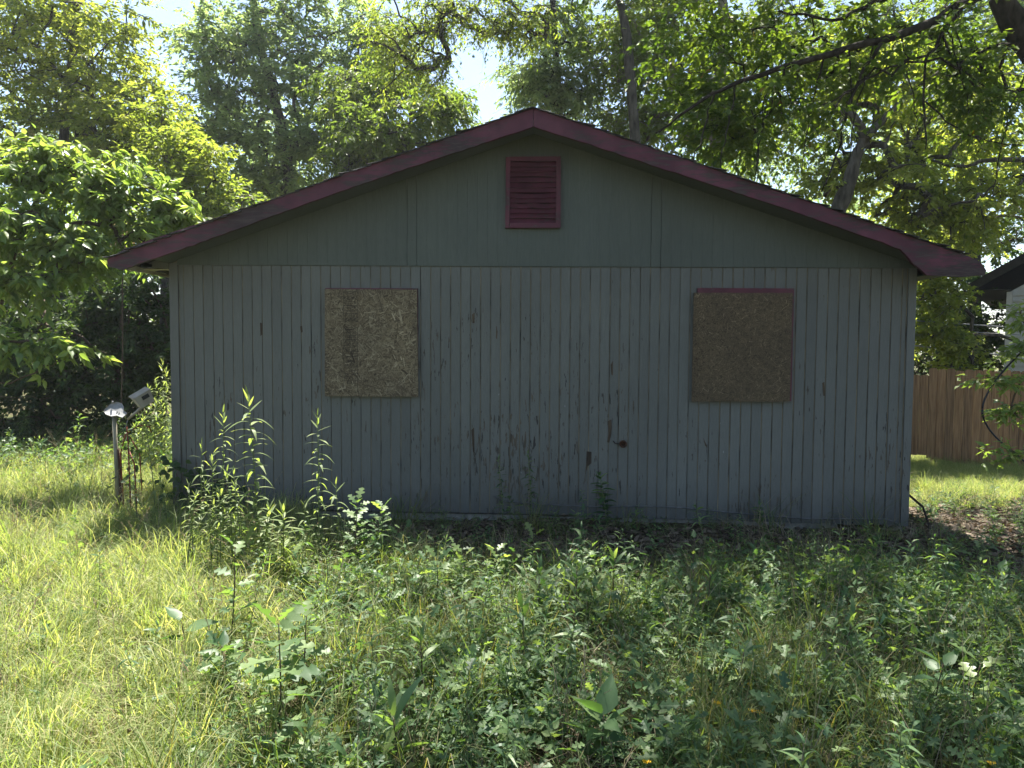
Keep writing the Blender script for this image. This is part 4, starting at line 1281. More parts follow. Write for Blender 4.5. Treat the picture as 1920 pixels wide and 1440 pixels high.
# ivy at the house corner
iv_b = np.array([xL + 0.12, -0.10, gz(xL, -0.1)])
ivy = thing('ivy_plant', 'dark leafy ivy clump at the left corner of the grey blue wall', 'climbing plant', iv_b)
st = MB()
for k in range(5):
    x = xL + 0.05 + 0.13 * k
    st.tube([(x, -0.1, iv_b[2]), (x + 0.03, -0.06, 0.3), (x + rng.normal(0, .05), -0.05, 0.35 + 0.35 * rng.random())], 0.005, 4)
st.build('stem', M['twig'], ivy)
for k in range(150):
    u = rng.random()
    q = np.array([xL + rng.uniform(-0.06, 0.75) , -0.05 - 0.22 * rng.random(), 0.0])
    q[2] = iv_b[2] + 0.05 + (0.62 - 0.35 * max(0, q[0] - xL - 0.1)) * rng.random()
    place_leaf(lm[k % 3], ivy, q - iv_b, rng.normal(size=3) * [1, 0.6, 0.4] + [0, -0.5, -0.5], rng.normal(0, 0.4, 3) + [0, -0.8, 0.8], rng.uniform(0.06, 0.11))

# fence
FY = 6.3
fence = thing('board_fence', 'brown vertical board fence with dog eared tops behind the right corner of the house', 'fence', at(1800, 870, FY) * [1, 1, 0] + [0, 0, -0.45])


def fence_line(u):
    """u metres along the fence from its left end"""
    p0 = at(1690, 800, FY + 0.35)
    p1 = at(1925, 800, FY - 0.55)
    dv = (p1 - p0) * [1, 1, 0]
    L = np.linalg.norm(dv)
    return (p0 * [1, 1, 0]) + dv / L * u, dv / L, L


_, fdv, FL = fence_line(0)
fn_ = np.array([-fdv[1], fdv[0], 0])
if fn_[1] > 0:
    fn_ = -fn_
pw = 0.140
npk = int((FL + 1.6) / pw)
uu = at(1746, 690, FY)
for k in range(-4, npk):
    u0 = k * pw
    c0, _, _ = fence_line(u0 + 0.0005)
    c1, _, _ = fence_line(u0 + pw - 0.0008)
    px_ = (c0[0] + c1[0]) / 2
    low_sec = px_ < uu[0]
    tilt = rng.normal(0, 0.004)
    sl_ = (px_ - uu[0])
    zt = (1.345 - 0.10 + rng.normal(0, 0.008)) if low_sec else (1.375 - 0.012 * sl_ + rng.normal(0, 0.010))
    gzv = float(ground_z(px_, FY))
    zb = (-0.22 if low_sec else -0.27 - 0.10 * min(1.5, sl_)) + rng.normal(0, 0.015)
    th = 0.017
    ear = 0.025
    front = fn_ * (0.014 * rng.random())
    poly = [(0, zb), (1, zb), (1, zt - ear), (0.82, zt), (0.18, zt), (0, zt - ear)]
    v = [c0 + (c1 - c0) * a + front + np.array([0, 0, z + tilt * a]) for a, z in poly]
    bk = [p_ - fn_ * th for p_ in v]
    wd_ = c1 - c0
    v = [p_ + wd_ * 0.05 * (1 if a < 0.5 else -1) for p_, (a, z) in zip(v, poly)] + bk
    t = [(0, q, q + 1) for q in range(1, 5)] + [(6, 6 + q + 1, 6 + q) for q in range(1, 5)]
    for q in range(6):
        j = (q + 1) % 6
        t += [(q, j, j + 6), (q, j + 6, q + 6)]
    MB().add(v, t).build('picket', M['fence'], fence)
for z in (0.0, 0.95):
    c0, _, _ = fence_line(-0.5)
    c1, _, _ = fence_line(FL + 1.5)
    MB().tube([c0 - fn_ * 0.05 + [0, 0, z], c1 - fn_ * 0.05 + [0, 0, z - 0.05]], 0.03, 4).build('rail', M['fence'], fence)
for u in (0.55, 2.9):
    c0, _, _ = fence_line(u)
    c0 = c0 - fn_ * 0.10
    MB().box((c0[0] - 0.045, c0[1] - 0.045, -0.6), (c0[0] + 0.045, c0[1] + 0.045, 1.30)).build('post', M['fence'], fence)

# neighbour house, gable end towards us
NYy = 8.9
nb0 = at(1884, 690, NYy)
neigh = thing('neighbour_house', 'pale lap sided house with a black roof edge behind the fence at the right', 'house', (nb0[0], NYy, -0.5))
neigh.rotation_euler = (0, 0, -0.58)
eave = at(1884, 549, NYy)
zc = eave[2]
nW = 7.0
slope = 0.62
mbx = MB()
mbx.prism([(nb0[0] + 0.03, -0.6), (nb0[0] + nW, -0.6), (nb0[0] + nW, zc + 0.1), (nb0[0] + nW / 2, zc + slope * nW / 2), (nb0[0] + 0.03, zc + 0.02)], NYy + 0.05, NYy + 9)
mbx.build('wall', M['vinyl'], neigh)
MB().box((nb0[0] - 0.02, NYy - 0.02, -0.6), (nb0[0] + 0.085, NYy + 0.05, zc + 0.02)).build('corner_trim', M['vinyl'], neigh)
lap = 0.125
for k in range(int((zc + 2.6) / lap)):
    z = -0.5 + k * lap
    x0 = nb0[0] + 0.09
    x1 = nb0[0] + nW
    if z > zc - 0.05:
        x0 = x0 + (z - zc + 0.1) / slope
        x1 = x1 - (z - zc + 0.1) / slope
    if x1 - x0 < 0.3:
        break
    v = [(x0, NYy + 0.048, z), (x1, NYy + 0.048, z), (x1, NYy + 0.008, z), (x0, NYy + 0.008, z), (x0, NYy + 0.048, z + lap), (x1, NYy + 0.048, z + lap), (x1, NYy + 0.044, z + lap), (x0, NYy + 0.044, z + lap)]
    vv = np.array(v)[[3, 2, 1, 0, 7, 6, 5, 4]]
    MB().hexa(vv).build('lap_board', M['vinyl'], neigh)
te = at(1846, 541, NYy - 0.4)
ap = (nb0[0] + nW / 2, te[2] + slope * (nb0[0] + nW / 2 - te[0]))
x9 = 2 * ap[0] - te[0]
MB().prism([(te[0], te[2] + 0.0), (te[0] + 0.10, te[2] - 0.02), (ap[0], ap[1] - 0.12), (ap[0], ap[1] + 0.10), (te[0], te[2] + 0.12)], NYy - 0.4, NYy - 0.36).build('verge_board', M['roofblack'], neigh)
MB().prism([(te[0], te[2] + 0.06), (ap[0], ap[1] + 0.06), (x9, te[2] + 0.06), (x9, te[2] + 0.12), (ap[0], ap[1] + 0.13), (te[0], te[2] + 0.12)], NYy - 0.36, NYy + 9.2).build('roof', M['shingle'], neigh)
MB().box((te[0] + 0.02, NYy - 0.36, te[2] - 0.02), (nb0[0] + 0.05, NYy + 9, te[2] + 0.005)).build('eave_soffit', M['roofblack'], neigh)

# wires behind the right corner
for k, (pts, lab) in enumerate((([(1640, 597), (1726, 602), (1800, 607), (1930, 616)], 'highest pale wire seen right of the house wall'),
                                ([(1640, 609), (1724, 617), (1800, 621), (1930, 629)], 'faint middle wire seen right of the house wall'),
                                ([(1640, 641), (1724, 649), (1800, 658), (1930, 670)], 'lowest and brightest wire just above the brown fence'))):
    pp = np.array([at(a, b_, 7.2 + 0.4 * i_) for i_, (a, b_) in enumerate(pts)])
    tag(MB().tube(pp, (0.013, 0.007, 0.014)[k], 6).build('overhead_wire', M['dish'], smooth=True), lab, 'wire', 'wires behind the fence')
# black cable loop at the right edge
lp = [(1960, 610), (1921, 655), (1885, 690), (1856, 728), (1843, 755), (1841, 775), (1848, 795), (1862, 815), (1885, 837), (1921, 866), (1960, 890)]
lp = np.array([at(a, b_, 0.0) for a, b_ in lp])
q = np.linspace(0, len(lp) - 1, 41)
lp = np.stack([np.interp(q, np.arange(len(lp)), lp[:, z]) for z in range(3)], 1)
for _ in range(3):
    lp[1:-1] = (lp[:-2] + 2 * lp[1:-1] + lp[2:]) / 4
tag(MB().tube(lp, 0.009, 6).build('cable', M['blackcable'], smooth=True), 'black cable hanging in a loop before the fence at the right edge', 'cable')
stk = np.array([at(1704, 928, 0.6), at(1730, 950, 0.2), at(1752, 975, -0.1)])
stk[-1][2] = gz(stk[-1][0], stk[-1][1])
tag(MB().tube(stk, 0.012, 6).build('stick', M['darkbark']), 'dark stick leaning on the right corner of the house', 'stick')

# ------------------------------------------------------------------ tall weeds with single leaves
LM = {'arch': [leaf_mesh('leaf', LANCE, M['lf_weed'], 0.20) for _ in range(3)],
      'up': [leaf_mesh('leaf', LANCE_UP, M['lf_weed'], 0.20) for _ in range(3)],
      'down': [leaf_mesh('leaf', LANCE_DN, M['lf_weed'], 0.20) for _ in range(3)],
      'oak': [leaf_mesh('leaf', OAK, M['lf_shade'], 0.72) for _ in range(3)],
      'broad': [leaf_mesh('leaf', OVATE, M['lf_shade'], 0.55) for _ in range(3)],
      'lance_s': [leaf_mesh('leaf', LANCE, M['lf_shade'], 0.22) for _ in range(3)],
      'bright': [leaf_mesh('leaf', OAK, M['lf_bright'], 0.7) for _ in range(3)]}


def tall_weed(top, Y, label, n=55, L=0.17, lean=None, kinds=('arch', 'down', 'up'), name='tall_weed', stem_m='stem', cat='weed', group='tall weeds by the wall', basefrac=0.12, rad=0.006):
    tp = at(top[0], top[1], Y)
    bx0 = tp[0] + (rng.normal(0, 0.04) if lean is None else lean)
    b0 = np.array([bx0, Y, gz(bx0, Y)])
    root = thing(name, label, cat, b0, group)
    h = tp[2] - b0[2]
    u = np.linspace(0, 1, 9)
    pts = b0 + np.stack([(tp[0] - b0[0]) * u ** 1.6, 0.02 * np.sin(3 * u), h * u], 1)
    MB().tube(pts, np.linspace(rad, rad * 0.4, 9), 5).build('stem', M[stem_m], root, smooth=True)
    ph = rng.random() * 6
    for k in range(n):
        f = basefrac + (1 - basefrac) * (k + 0.5) / n
        p_ = np.array([np.interp(f, u, pts[:, z]) for z in range(3)]) - b0
        ph += 2.4
        topness = max(0.0, (f - 0.86) / 0.14)
        el_ = 0.15 + 1.0 * topness + rng.normal(0, 0.15)
        kd = kinds[2] if topness > 0.25 else (kinds[1] if rng.random() < 0.4 else kinds[0])
        if topness > 0.25:
            el_ += 0.25
        d = np.array([math.cos(ph) * math.cos(el_), math.sin(ph) * math.cos(el_), math.sin(el_)])
        l_ = L * rng.uniform(0.7, 1.15) * (1 - 0.45 * topness) * (0.75 if f < 0.25 else 1)
        place_leaf(LM[kd][k % 3], root, p_, d, (0, 0, 1) if abs(d[2]) < 0.9 else (-d[0], -d[1], 0.4), l_)
    return root


WY = -1.95
tall_weed((464, 740), WY, 'tallest upright sunlit weed before the wall left of the boarded window', 62, 0.17, lean=0.07)
tall_weed((418, 772), WY + 0.05, 'second tallest weed, just left of the tallest sunlit one', 56, 0.12, lean=-0.02)
tall_weed((595, 778), WY + 0.12, 'lone slender weed standing before the wall under the left boarded window', 48, 0.13, lean=0.0)
tall_weed((378, 832), WY + 0.05, 'leftmost thin weed of the sunlit group near the house corner', 36, 0.11)
tall_weed((629, 906), WY + 0.15, 'short thin weed right of the lone slender one below the window', 22, 0.12)
tall_weed((398, 862), WY - 0.10, 'bright bushy weed top low in the middle of the sunlit group', 40, 0.11)
tall_weed((425, 882), WY - 0.12, 'weed with a spiky tuft top right of the bright bushy one', 44, 0.12)
tall_weed((366, 928), WY - 0.15, 'low narrow weed at the foot of the leftmost thin weed', 34, 0.10)
tall_weed((440, 905), WY - 0.05, 'short weed between the two tallest stems of the sunlit group', 34, 0.10)
tall_weed((570, 940), WY - 0.05, 'small weed at the foot of the lone slender weed', 24, 0.09)
tall_weed((272, 795), -0.75, 'pale upright weed just right of the antenna post', 52, 0.11)
tall_weed((300, 900), -0.95, 'shorter pale weed between the antenna post and the house corner', 36, 0.11)
tall_weed((250, 905), -0.95, 'low pale weed at the foot of the antenna post', 30, 0.10)
tall_weed((505, 952), -2.15, 'spiky young weed, left one of the dense pair in front of the tallest weed', 40, 0.15, kinds=('up', 'arch', 'up'), basefrac=0.3)
tall_weed((531, 955), -2.2, 'spiky young weed, right one of the dense pair in front of the tallest weed', 40, 0.15, kinds=('up', 'arch', 'up'), basefrac=0.3)
SH = ('lance_s', 'lance_s', 'lance_s')
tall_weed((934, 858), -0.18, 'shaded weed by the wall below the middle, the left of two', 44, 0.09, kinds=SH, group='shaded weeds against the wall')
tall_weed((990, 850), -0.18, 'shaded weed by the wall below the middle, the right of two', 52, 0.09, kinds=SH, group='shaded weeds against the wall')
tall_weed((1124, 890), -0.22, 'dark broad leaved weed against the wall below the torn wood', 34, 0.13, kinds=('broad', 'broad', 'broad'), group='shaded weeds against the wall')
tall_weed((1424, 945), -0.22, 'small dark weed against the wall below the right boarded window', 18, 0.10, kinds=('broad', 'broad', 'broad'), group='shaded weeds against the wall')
# lit weeds at the back, left of the house corner
for k, (x, y, Y, lab) in enumerate(((304, 676, 2.9, 'lit tall weed close to the left house corner'), (278, 722, 2.7, 'lit weed behind the beige antenna box'),
                                   (313, 720, 2.4, 'lower lit weed touching the left house corner'), (292, 752, 2.3, 'short lit weed between beige box and house corner'), (312, 692, 3.2, 'hindmost lit weed at the left house corner'),
                                   (268, 780, 2.2, 'low lit weed just right of the beige antenna box'), (252, 800, 2.5, 'low lit weed below the beige antenna box'), (318, 770, 2.0, 'nearest lit weed at the left house corner'),
                                   (292, 712, 3.0, 'second tallest lit weed left of the house corner'))):
    tall_weed((x, y), Y, lab, 70, 0.13, group='weeds behind the antenna post')
for k, (x, y, lab) in enumerate(((352, 905, 'sunlit weed at the left end of the low bright group by the corner'), (382, 900, 'sunlit weed second from left in the low bright group'), (410, 918, 'sunlit weed with pale top in the middle of the low bright group'),
                                 (448, 930, 'sunlit weed at the right end of the low bright group'), (400, 945, 'lowest sunlit weed in front of the bright group'), (436, 880, 'sunlit weed leaning against the tallest one'))):
    tall_weed((x, y), WY - 0.2 - 0.05 * (k % 3), lab, 30, 0.085)


# saplings and seedlings with broad or lobed leaves
def seedling(px, py, Y, h, label, n, L, kind, name='weed_seedling', spread=0.5, stem_m='twig', group='broad leaved seedlings in the undergrowth', lean=0.0, updir=0.35):
    b0 = at(px, py, Y)
    b0[2] = gz(b0[0], b0[1])
    root = thing(name, label, 'seedling', b0, group)
    u = np.linspace(0, 1, 7)
    pts = np.stack([lean * u ** 1.3, 0.03 * np.sin(4 * u), h * u], 1)
    MB().tube(pts + b0, np.linspace(0.006, 0.0025, 7), 5).build('stem', M[stem_m], root, smooth=True)
    ph = rng.random() * 6
    for k in range(n):
        f = 0.22 + 0.78 * (k + 1) / n
        p_ = np.array([np.interp(f, u, pts[:, z]) for z in range(3)])
        ph += 2.4
        el_ = updir + 0.5 * max(0, f - 0.8) / 0.2 + rng.normal(0, 0.2)
        d = np.array([math.cos(ph) * math.cos(el_), math.sin(ph) * math.cos(el_), math.sin(el_)])
        place_leaf(LM[kind][k % 3], root, p_ + d * 0.03 * spread, d, rng.normal(0, 0.25, 3) + [0, 0, 1], L * rng.uniform(0.7, 1.15))
    return root


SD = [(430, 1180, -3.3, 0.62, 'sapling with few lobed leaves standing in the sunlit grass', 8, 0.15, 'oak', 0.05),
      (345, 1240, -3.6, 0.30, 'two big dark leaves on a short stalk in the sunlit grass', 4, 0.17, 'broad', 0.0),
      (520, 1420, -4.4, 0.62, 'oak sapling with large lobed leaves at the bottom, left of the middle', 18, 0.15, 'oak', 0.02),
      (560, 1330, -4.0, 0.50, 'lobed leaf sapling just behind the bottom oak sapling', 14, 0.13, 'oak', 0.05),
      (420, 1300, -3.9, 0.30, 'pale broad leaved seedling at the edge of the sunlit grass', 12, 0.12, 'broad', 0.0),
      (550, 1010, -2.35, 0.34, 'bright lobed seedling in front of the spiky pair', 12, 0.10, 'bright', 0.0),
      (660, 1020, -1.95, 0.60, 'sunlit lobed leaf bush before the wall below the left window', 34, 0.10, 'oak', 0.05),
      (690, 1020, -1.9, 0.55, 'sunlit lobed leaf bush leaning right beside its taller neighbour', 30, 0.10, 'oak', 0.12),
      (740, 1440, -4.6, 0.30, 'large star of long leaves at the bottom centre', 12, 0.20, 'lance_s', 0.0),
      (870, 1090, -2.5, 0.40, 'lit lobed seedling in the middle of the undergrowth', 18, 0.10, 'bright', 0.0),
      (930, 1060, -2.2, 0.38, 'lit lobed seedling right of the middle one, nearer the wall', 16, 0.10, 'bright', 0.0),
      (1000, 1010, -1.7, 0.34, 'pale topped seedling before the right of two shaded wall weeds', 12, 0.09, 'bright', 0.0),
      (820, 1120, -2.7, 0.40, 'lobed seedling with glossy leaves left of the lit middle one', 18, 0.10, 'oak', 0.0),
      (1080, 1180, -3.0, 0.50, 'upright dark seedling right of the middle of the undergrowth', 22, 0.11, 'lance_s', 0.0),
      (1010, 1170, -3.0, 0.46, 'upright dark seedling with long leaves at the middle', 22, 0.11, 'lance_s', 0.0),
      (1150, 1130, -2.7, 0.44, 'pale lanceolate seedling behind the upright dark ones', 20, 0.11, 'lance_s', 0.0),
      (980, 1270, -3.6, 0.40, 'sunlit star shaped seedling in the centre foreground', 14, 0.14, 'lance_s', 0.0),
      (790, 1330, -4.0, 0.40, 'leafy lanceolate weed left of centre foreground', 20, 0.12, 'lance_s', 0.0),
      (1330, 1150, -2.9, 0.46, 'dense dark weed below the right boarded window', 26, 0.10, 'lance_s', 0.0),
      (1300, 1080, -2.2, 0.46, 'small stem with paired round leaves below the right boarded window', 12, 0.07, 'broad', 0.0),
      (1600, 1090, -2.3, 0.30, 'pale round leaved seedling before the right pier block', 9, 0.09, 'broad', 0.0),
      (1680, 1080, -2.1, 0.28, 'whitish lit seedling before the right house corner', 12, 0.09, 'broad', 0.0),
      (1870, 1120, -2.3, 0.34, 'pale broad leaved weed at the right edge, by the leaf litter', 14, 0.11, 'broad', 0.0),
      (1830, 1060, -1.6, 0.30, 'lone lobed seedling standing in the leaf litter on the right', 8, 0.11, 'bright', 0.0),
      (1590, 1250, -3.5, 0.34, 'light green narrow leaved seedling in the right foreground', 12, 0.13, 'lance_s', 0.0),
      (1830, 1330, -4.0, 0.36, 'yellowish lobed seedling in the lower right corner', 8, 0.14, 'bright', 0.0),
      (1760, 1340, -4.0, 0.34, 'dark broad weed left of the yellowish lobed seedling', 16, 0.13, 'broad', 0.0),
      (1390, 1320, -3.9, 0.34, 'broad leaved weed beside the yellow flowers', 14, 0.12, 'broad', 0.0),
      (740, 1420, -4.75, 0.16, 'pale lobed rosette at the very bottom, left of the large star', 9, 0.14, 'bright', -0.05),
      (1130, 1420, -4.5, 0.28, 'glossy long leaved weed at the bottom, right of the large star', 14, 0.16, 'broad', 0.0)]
for px, py, Y, h, lab, n, L, kind, ln in SD:
    seedling(px, py, Y, h, lab, n, L, kind, lean=ln, updir=0.75 if kind == 'lance_s' else 0.3)

# yellow flowers
pet = A_([(0, 0, 0), (0.6, 0.3, 0.10), (1, 0, 0.06), (0.6, -0.3, 0.10)], [(0, 2, 1), (0, 3, 2)])
for k, (px, py, Y, lab) in enumerate(((1407, 1285, -3.6, 'yellow flower, topmost of the three close together'), (1345, 1320, -3.9, 'yellow flower, left of the close three'), (1410, 1334, -3.95, 'yellow flower, lower left of the close pair'),
                                     (1424, 1338, -3.95, 'yellow flower, lower right of the close pair'), (1213, 1430, -4.5, 'lone yellow flower at the bottom, right of the middle'), (1858, 1432, -4.4, 'lone yellow flower at the bottom right'))):
    Y += 0.35 * (-5.2 - Y) * 0.6
    p_ = at(px, py, Y)
    b0 = np.array([p_[0], Y, gz(p_[0], Y)])
    fl = thing('yellow_flower', lab, 'flower', b0, 'small yellow flowers in the undergrowth')
    MB().tube([b0, (b0 + p_) / 2 + [0.01, 0, 0], p_], 0.0022, 4).build('stem', M['stem'], fl)
    a = np.arange(12) * math.pi / 6
    D = np.stack([np.cos(a), np.sin(a), 0.35 + 0 * a], 1)
    MB().leaves(np.repeat(p_[None], 12, 0), D, np.repeat([[0, 0, 1.0]], 12, 0), 0.022, 0.014, pet).build('petals', M['yellow'], fl)
    MB().tube([p_ - [0, 0, 0.003], p_ + [0, 0, 0.006]], [0.006, 0.004], 7).build('flower_centre', M['yellow'], fl)

# dry seed head at the left
dp = at(228, 440, 3.6)
sh_b = np.array([dp[0] - 0.1, 3.6, gz(dp[0], 3.6)])
dry = thing('dry_seed_plant', 'tall dead plant with a tan feathery head above the left roof end', 'dead plant', sh_b)
MB().tube([sh_b, (sh_b + dp) / 2 + [0.03, 0, 0], dp - [0, 0, 0.4]], 0.012, 5).build('stem', M['twig'], dry)
e = ell(dp, (0.17, 0.15, 0.38), 900)
MB().leaves(e, rng.normal(size=e.shape) + [0, 0, 0.5], rng.normal(size=e.shape), 0.05, 0.02, LF2).build('seed_head', M['seed'], dry)['kind'] = 'stuff'

# ------------------------------------------------------------------ grass, undergrowth and litter (uncountable)
BLADE = strip_leaf(4, lambda u: 0.5 * (1 - u * 0.75), lambda u: -0.0 * u)


def tuft(n, h, spread, mat, name, arch=0.6, wd=0.0045):
    mb_ = MB()
    ph = rng.random(n) * 6.283
    hh_ = h * rng.uniform(0.45, 1.1, n)
    r0 = spread * rng.random(n) ** 0.5
    base_ = np.stack([np.cos(ph) * r0, np.sin(ph) * r0, np.full(n, -0.02)], 1)
    az = ph + rng.normal(0, 0.9, n)
    ln = np.abs(rng.normal(0.25, 0.25, n))
    dh = np.stack([np.cos(az), np.sin(az), 0 * az], 1)
    sd = np.stack([-np.sin(az), np.cos(az), 0 * az], 1)
    K = 4
    v = np.zeros((n, 2 * K + 1, 3))
    for q in range(K + 1):
        u_ = q / K
        bend_ = ln * u_ + arch * rng.uniform(0.6, 1.2, n) * u_ ** 2.2
        z_ = u_ * np.sqrt(np.maximum(0.12, 1 - (0.75 * bend_) ** 2))
        c_ = base_ + dh * (bend_ * hh_ * 0.75)[:, None] + np.array([0, 0, 1.0]) * (z_ * hh_)[:, None]
        wv = wd * (1 - 0.8 * u_) * rng.uniform(0.7, 1.3, n)
        if q == K:
            v[:, 2 * K] = c_
        else:
            v[:, 2 * q] = c_ + sd * wv[:, None]
            v[:, 2 * q + 1] = c_ - sd * wv[:, None]
    t_ = BLADE[1]
    t_ = (np.arange(n) * (2 * K + 1))[:, None, None] + t_[None]
    mb_.add(v.reshape(-1, 3), t_.reshape(-1, 3), np.repeat(rng.random(n) ** 1.3, 2 * K + 1))
    return bpy.data.objects.new(name, mb_.mesh(name, M[mat]))


def herb(h, n, L, wl, tm, mat, name, el0=0.4, whorl=2.4, stems=1, branch=0.0):
    mb_ = MB()
    for s in range(stems):
        lean = rng.normal(0, 0.22, 2) * h * (1 if stems > 1 else 0.5)
        b0 = np.array([*rng.normal(0, 0.03 * (stems > 1), 2), -0.02])
        u_ = np.linspace(0, 1, 5)
        hs = h * rng.uniform(0.7, 1.1)
        pts = b0 + np.stack([lean[0] * u_ ** 1.5, lean[1] * u_ ** 1.5, hs * u_], 1)
        mb_.tube(pts, np.linspace(0.0035, 0.0015, 5), 3, 0.5, 1)
        f = 0.15 + 0.85 * (np.arange(n) + 0.6) / n
        P = np.stack([np.interp(f, u_, pts[:, z]) for z in range(3)], 1)
        a = rng.random() * 6 + whorl * np.arange(n)
        e_ = el0 + 0.6 * np.maximum(0, f - 0.8) / 0.2 + rng.normal(0, 0.25, n)
        D = np.stack([np.cos(a) * np.cos(e_), np.sin(a) * np.cos(e_), np.sin(e_)], 1)
        P = P + D * rng.uniform(0.0, branch + 0.01, n)[:, None]
        l_ = L * rng.uniform(0.6, 1.2, n) * (1 - 0.35 * np.maximum(0, f - 0.75) / 0.25)
        mb_.leaves(P, D, rng.normal(0, 0.3, P.shape) + [0, 0, 1], l_, l_ * wl, tm)
    return bpy.data.objects.new(name, mb_.mesh(name, [M[mat], M['stem']]))


def coll(name, objs):
    c_ = bpy.data.collections.new(name)
    for o_ in objs:
        c_.objects.link(o_)
    return c_


def scatter(name, label, cat, pts, col_, nvar, scl=(0.7, 1.3), tilt=0.15):
    n = len(pts)
    me = bpy.data.meshes.new(name)
    me.vertices.add(n)
    me.vertices.foreach_set('co', np.asarray(pts, np.float32).ravel())
    a = me.attributes.new('rot', 'FLOAT_VECTOR', 'POINT')
    rt = np.stack([rng.normal(0, tilt, n), rng.normal(0, tilt, n), rng.random(n) * 6.283], 1)
    a.data.foreach_set('vector', rt.astype(np.float32).ravel())
    a = me.attributes.new('scl', 'FLOAT', 'POINT')
    a.data.foreach_set('value', rng.uniform(scl[0], scl[1], n).astype(np.float32))
    a = me.attributes.new('idx', 'INT', 'POINT')
    a.data.foreach_set('value', rng.integers(0, nvar, n).astype(np.int32))
    o_ = bpy.data.objects.new(name, me)
    COL.objects.link(o_)
    ng = bpy.data.node_groups.new(name, 'GeometryNodeTree')
    ng.interface.new_socket('Geometry', in_out='INPUT', socket_type='NodeSocketGeometry')
    ng.interface.new_socket('Geometry', in_out='OUTPUT', socket_type='NodeSocketGeometry')
    gi_, go_ = ng.nodes.new('NodeGroupInput'), ng.nodes.new('NodeGroupOutput')
    ip = ng.nodes.new('GeometryNodeInstanceOnPoints')
    ci = ng.nodes.new('GeometryNodeCollectionInfo')
    ci.inputs['Collection'].default_value = col_
    ci.inputs['Separate Children'].default_value = True
    ci.inputs['Reset Children'].default_value = True

    def attr(nm, typ):
        q_ = ng.nodes.new('GeometryNodeInputNamedAttribute')
        q_.data_type = typ
        q_.inputs[0].default_value = nm
        return next(s for s in q_.outputs if s.enabled and s.name == 'Attribute')
    er = ng.nodes.new('FunctionNodeEulerToRotation')
    L_ = ng.links.new
    L_(attr('rot', 'FLOAT_VECTOR'), er.inputs[0])
    L_(gi_.outputs[0], ip.inputs['Points'])
    L_(ci.outputs[0], ip.inputs['Instance'])
    ip.inputs['Pick Instance'].default_value = True
    L_(attr('idx', 'INT'), ip.inputs['Instance Index'])
    L_(er.outputs[0], ip.inputs['Rotation'])
    L_(attr('scl', 'FLOAT'), ip.inputs['Scale'])
    L_(ip.outputs[0], go_.inputs[0])
    md = o_.modifiers.new('scatter', 'NODES')
    md.node_group = ng
    tag(o_, label, cat, kind='stuff')
    return o_


def field(n, x0, x1, y0, y1, dens):
    """points on the ground, kept with probability dens(x, y); nothing inside the house"""
    x, y = rng.uniform(x0, x1, n), rng.uniform(y0, y1, n)
    k = rng.random(n) < dens(x, y)
    k &= ~((x > xL - 0.02) & (x < xR + 0.02) & (y > -0.05) & (y < HB))
    x, y = x[k], y[k]
    P = np.stack([x, y, ground_z(x, y)], 1)
    v_ = in_view(P + [0, 0, 0.2], 260)
    return P[v_]


def edge_x(y):
    """boundary between the sunny grass on the left and the undergrowth"""
    return np.interp(y, [-5, -3.5, -2, -1], [-0.85, -1.25, -1.8, -2.0])


def sstep(a, b_, x):
    q_ = np.clip((x - a) / (b_ - a), 0, 1)
    return q_ * q_ * (3 - 2 * q_)


patch = lambda x, y, s=1.0, o=0.0: 0.5 + 0.5 * np.sin(x * 2.3 * s + 1.3 * np.sin(y * 1.9 * s + o) + o) * np.cos(y * 2.7 * s + 1.1 * np.sin(x * 1.7 * s + 2 * o))
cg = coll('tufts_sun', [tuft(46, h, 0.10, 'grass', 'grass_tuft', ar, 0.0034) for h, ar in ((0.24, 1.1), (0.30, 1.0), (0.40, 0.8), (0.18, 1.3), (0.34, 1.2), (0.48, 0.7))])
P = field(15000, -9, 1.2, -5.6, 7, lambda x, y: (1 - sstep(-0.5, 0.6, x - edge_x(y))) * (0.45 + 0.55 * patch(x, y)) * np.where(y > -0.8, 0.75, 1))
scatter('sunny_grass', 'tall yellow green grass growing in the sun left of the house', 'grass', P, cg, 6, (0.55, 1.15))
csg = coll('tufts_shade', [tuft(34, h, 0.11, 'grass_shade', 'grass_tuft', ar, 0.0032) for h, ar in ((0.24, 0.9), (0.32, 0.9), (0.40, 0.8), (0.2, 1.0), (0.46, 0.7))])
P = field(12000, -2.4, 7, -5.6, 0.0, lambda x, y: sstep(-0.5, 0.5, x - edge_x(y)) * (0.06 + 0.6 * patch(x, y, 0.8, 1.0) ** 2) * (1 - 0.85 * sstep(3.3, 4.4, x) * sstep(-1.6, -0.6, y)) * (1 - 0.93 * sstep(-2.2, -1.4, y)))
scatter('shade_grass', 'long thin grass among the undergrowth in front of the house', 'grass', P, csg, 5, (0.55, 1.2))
P = field(5000, 3.6, 10, 1.6, 7.5, lambda x, y: 0.3 + 0.6 * sstep(2.0, 3.2, y))
scatter('yard_grass', 'sunlit grass on the side yard before the brown fence', 'grass', P, cg, 6, (0.4, 0.8))
def stalks(n, h, name):
    mb_ = MB()
    for q_ in range(n):
        a_ = rng.random() * 6.28
        u_ = np.linspace(0, 1, 6)
        hh_ = h * rng.uniform(0.6, 1.1)
        b_ = rng.uniform(0.05, 0.5)
        p0 = rng.normal(0, 0.04, 2)
        mb_.tube(np.stack([p0[0] + math.cos(a_) * b_ * hh_ * u_ ** 2, p0[1] + math.sin(a_) * b_ * hh_ * u_ ** 2, hh_ * u_ * (1 - 0.25 * b_ * u_)], 1), np.linspace(0.0022, 0.0010, 6), 3, rng.random())
    return bpy.data.objects.new(name, mb_.mesh(name, M['seed']))


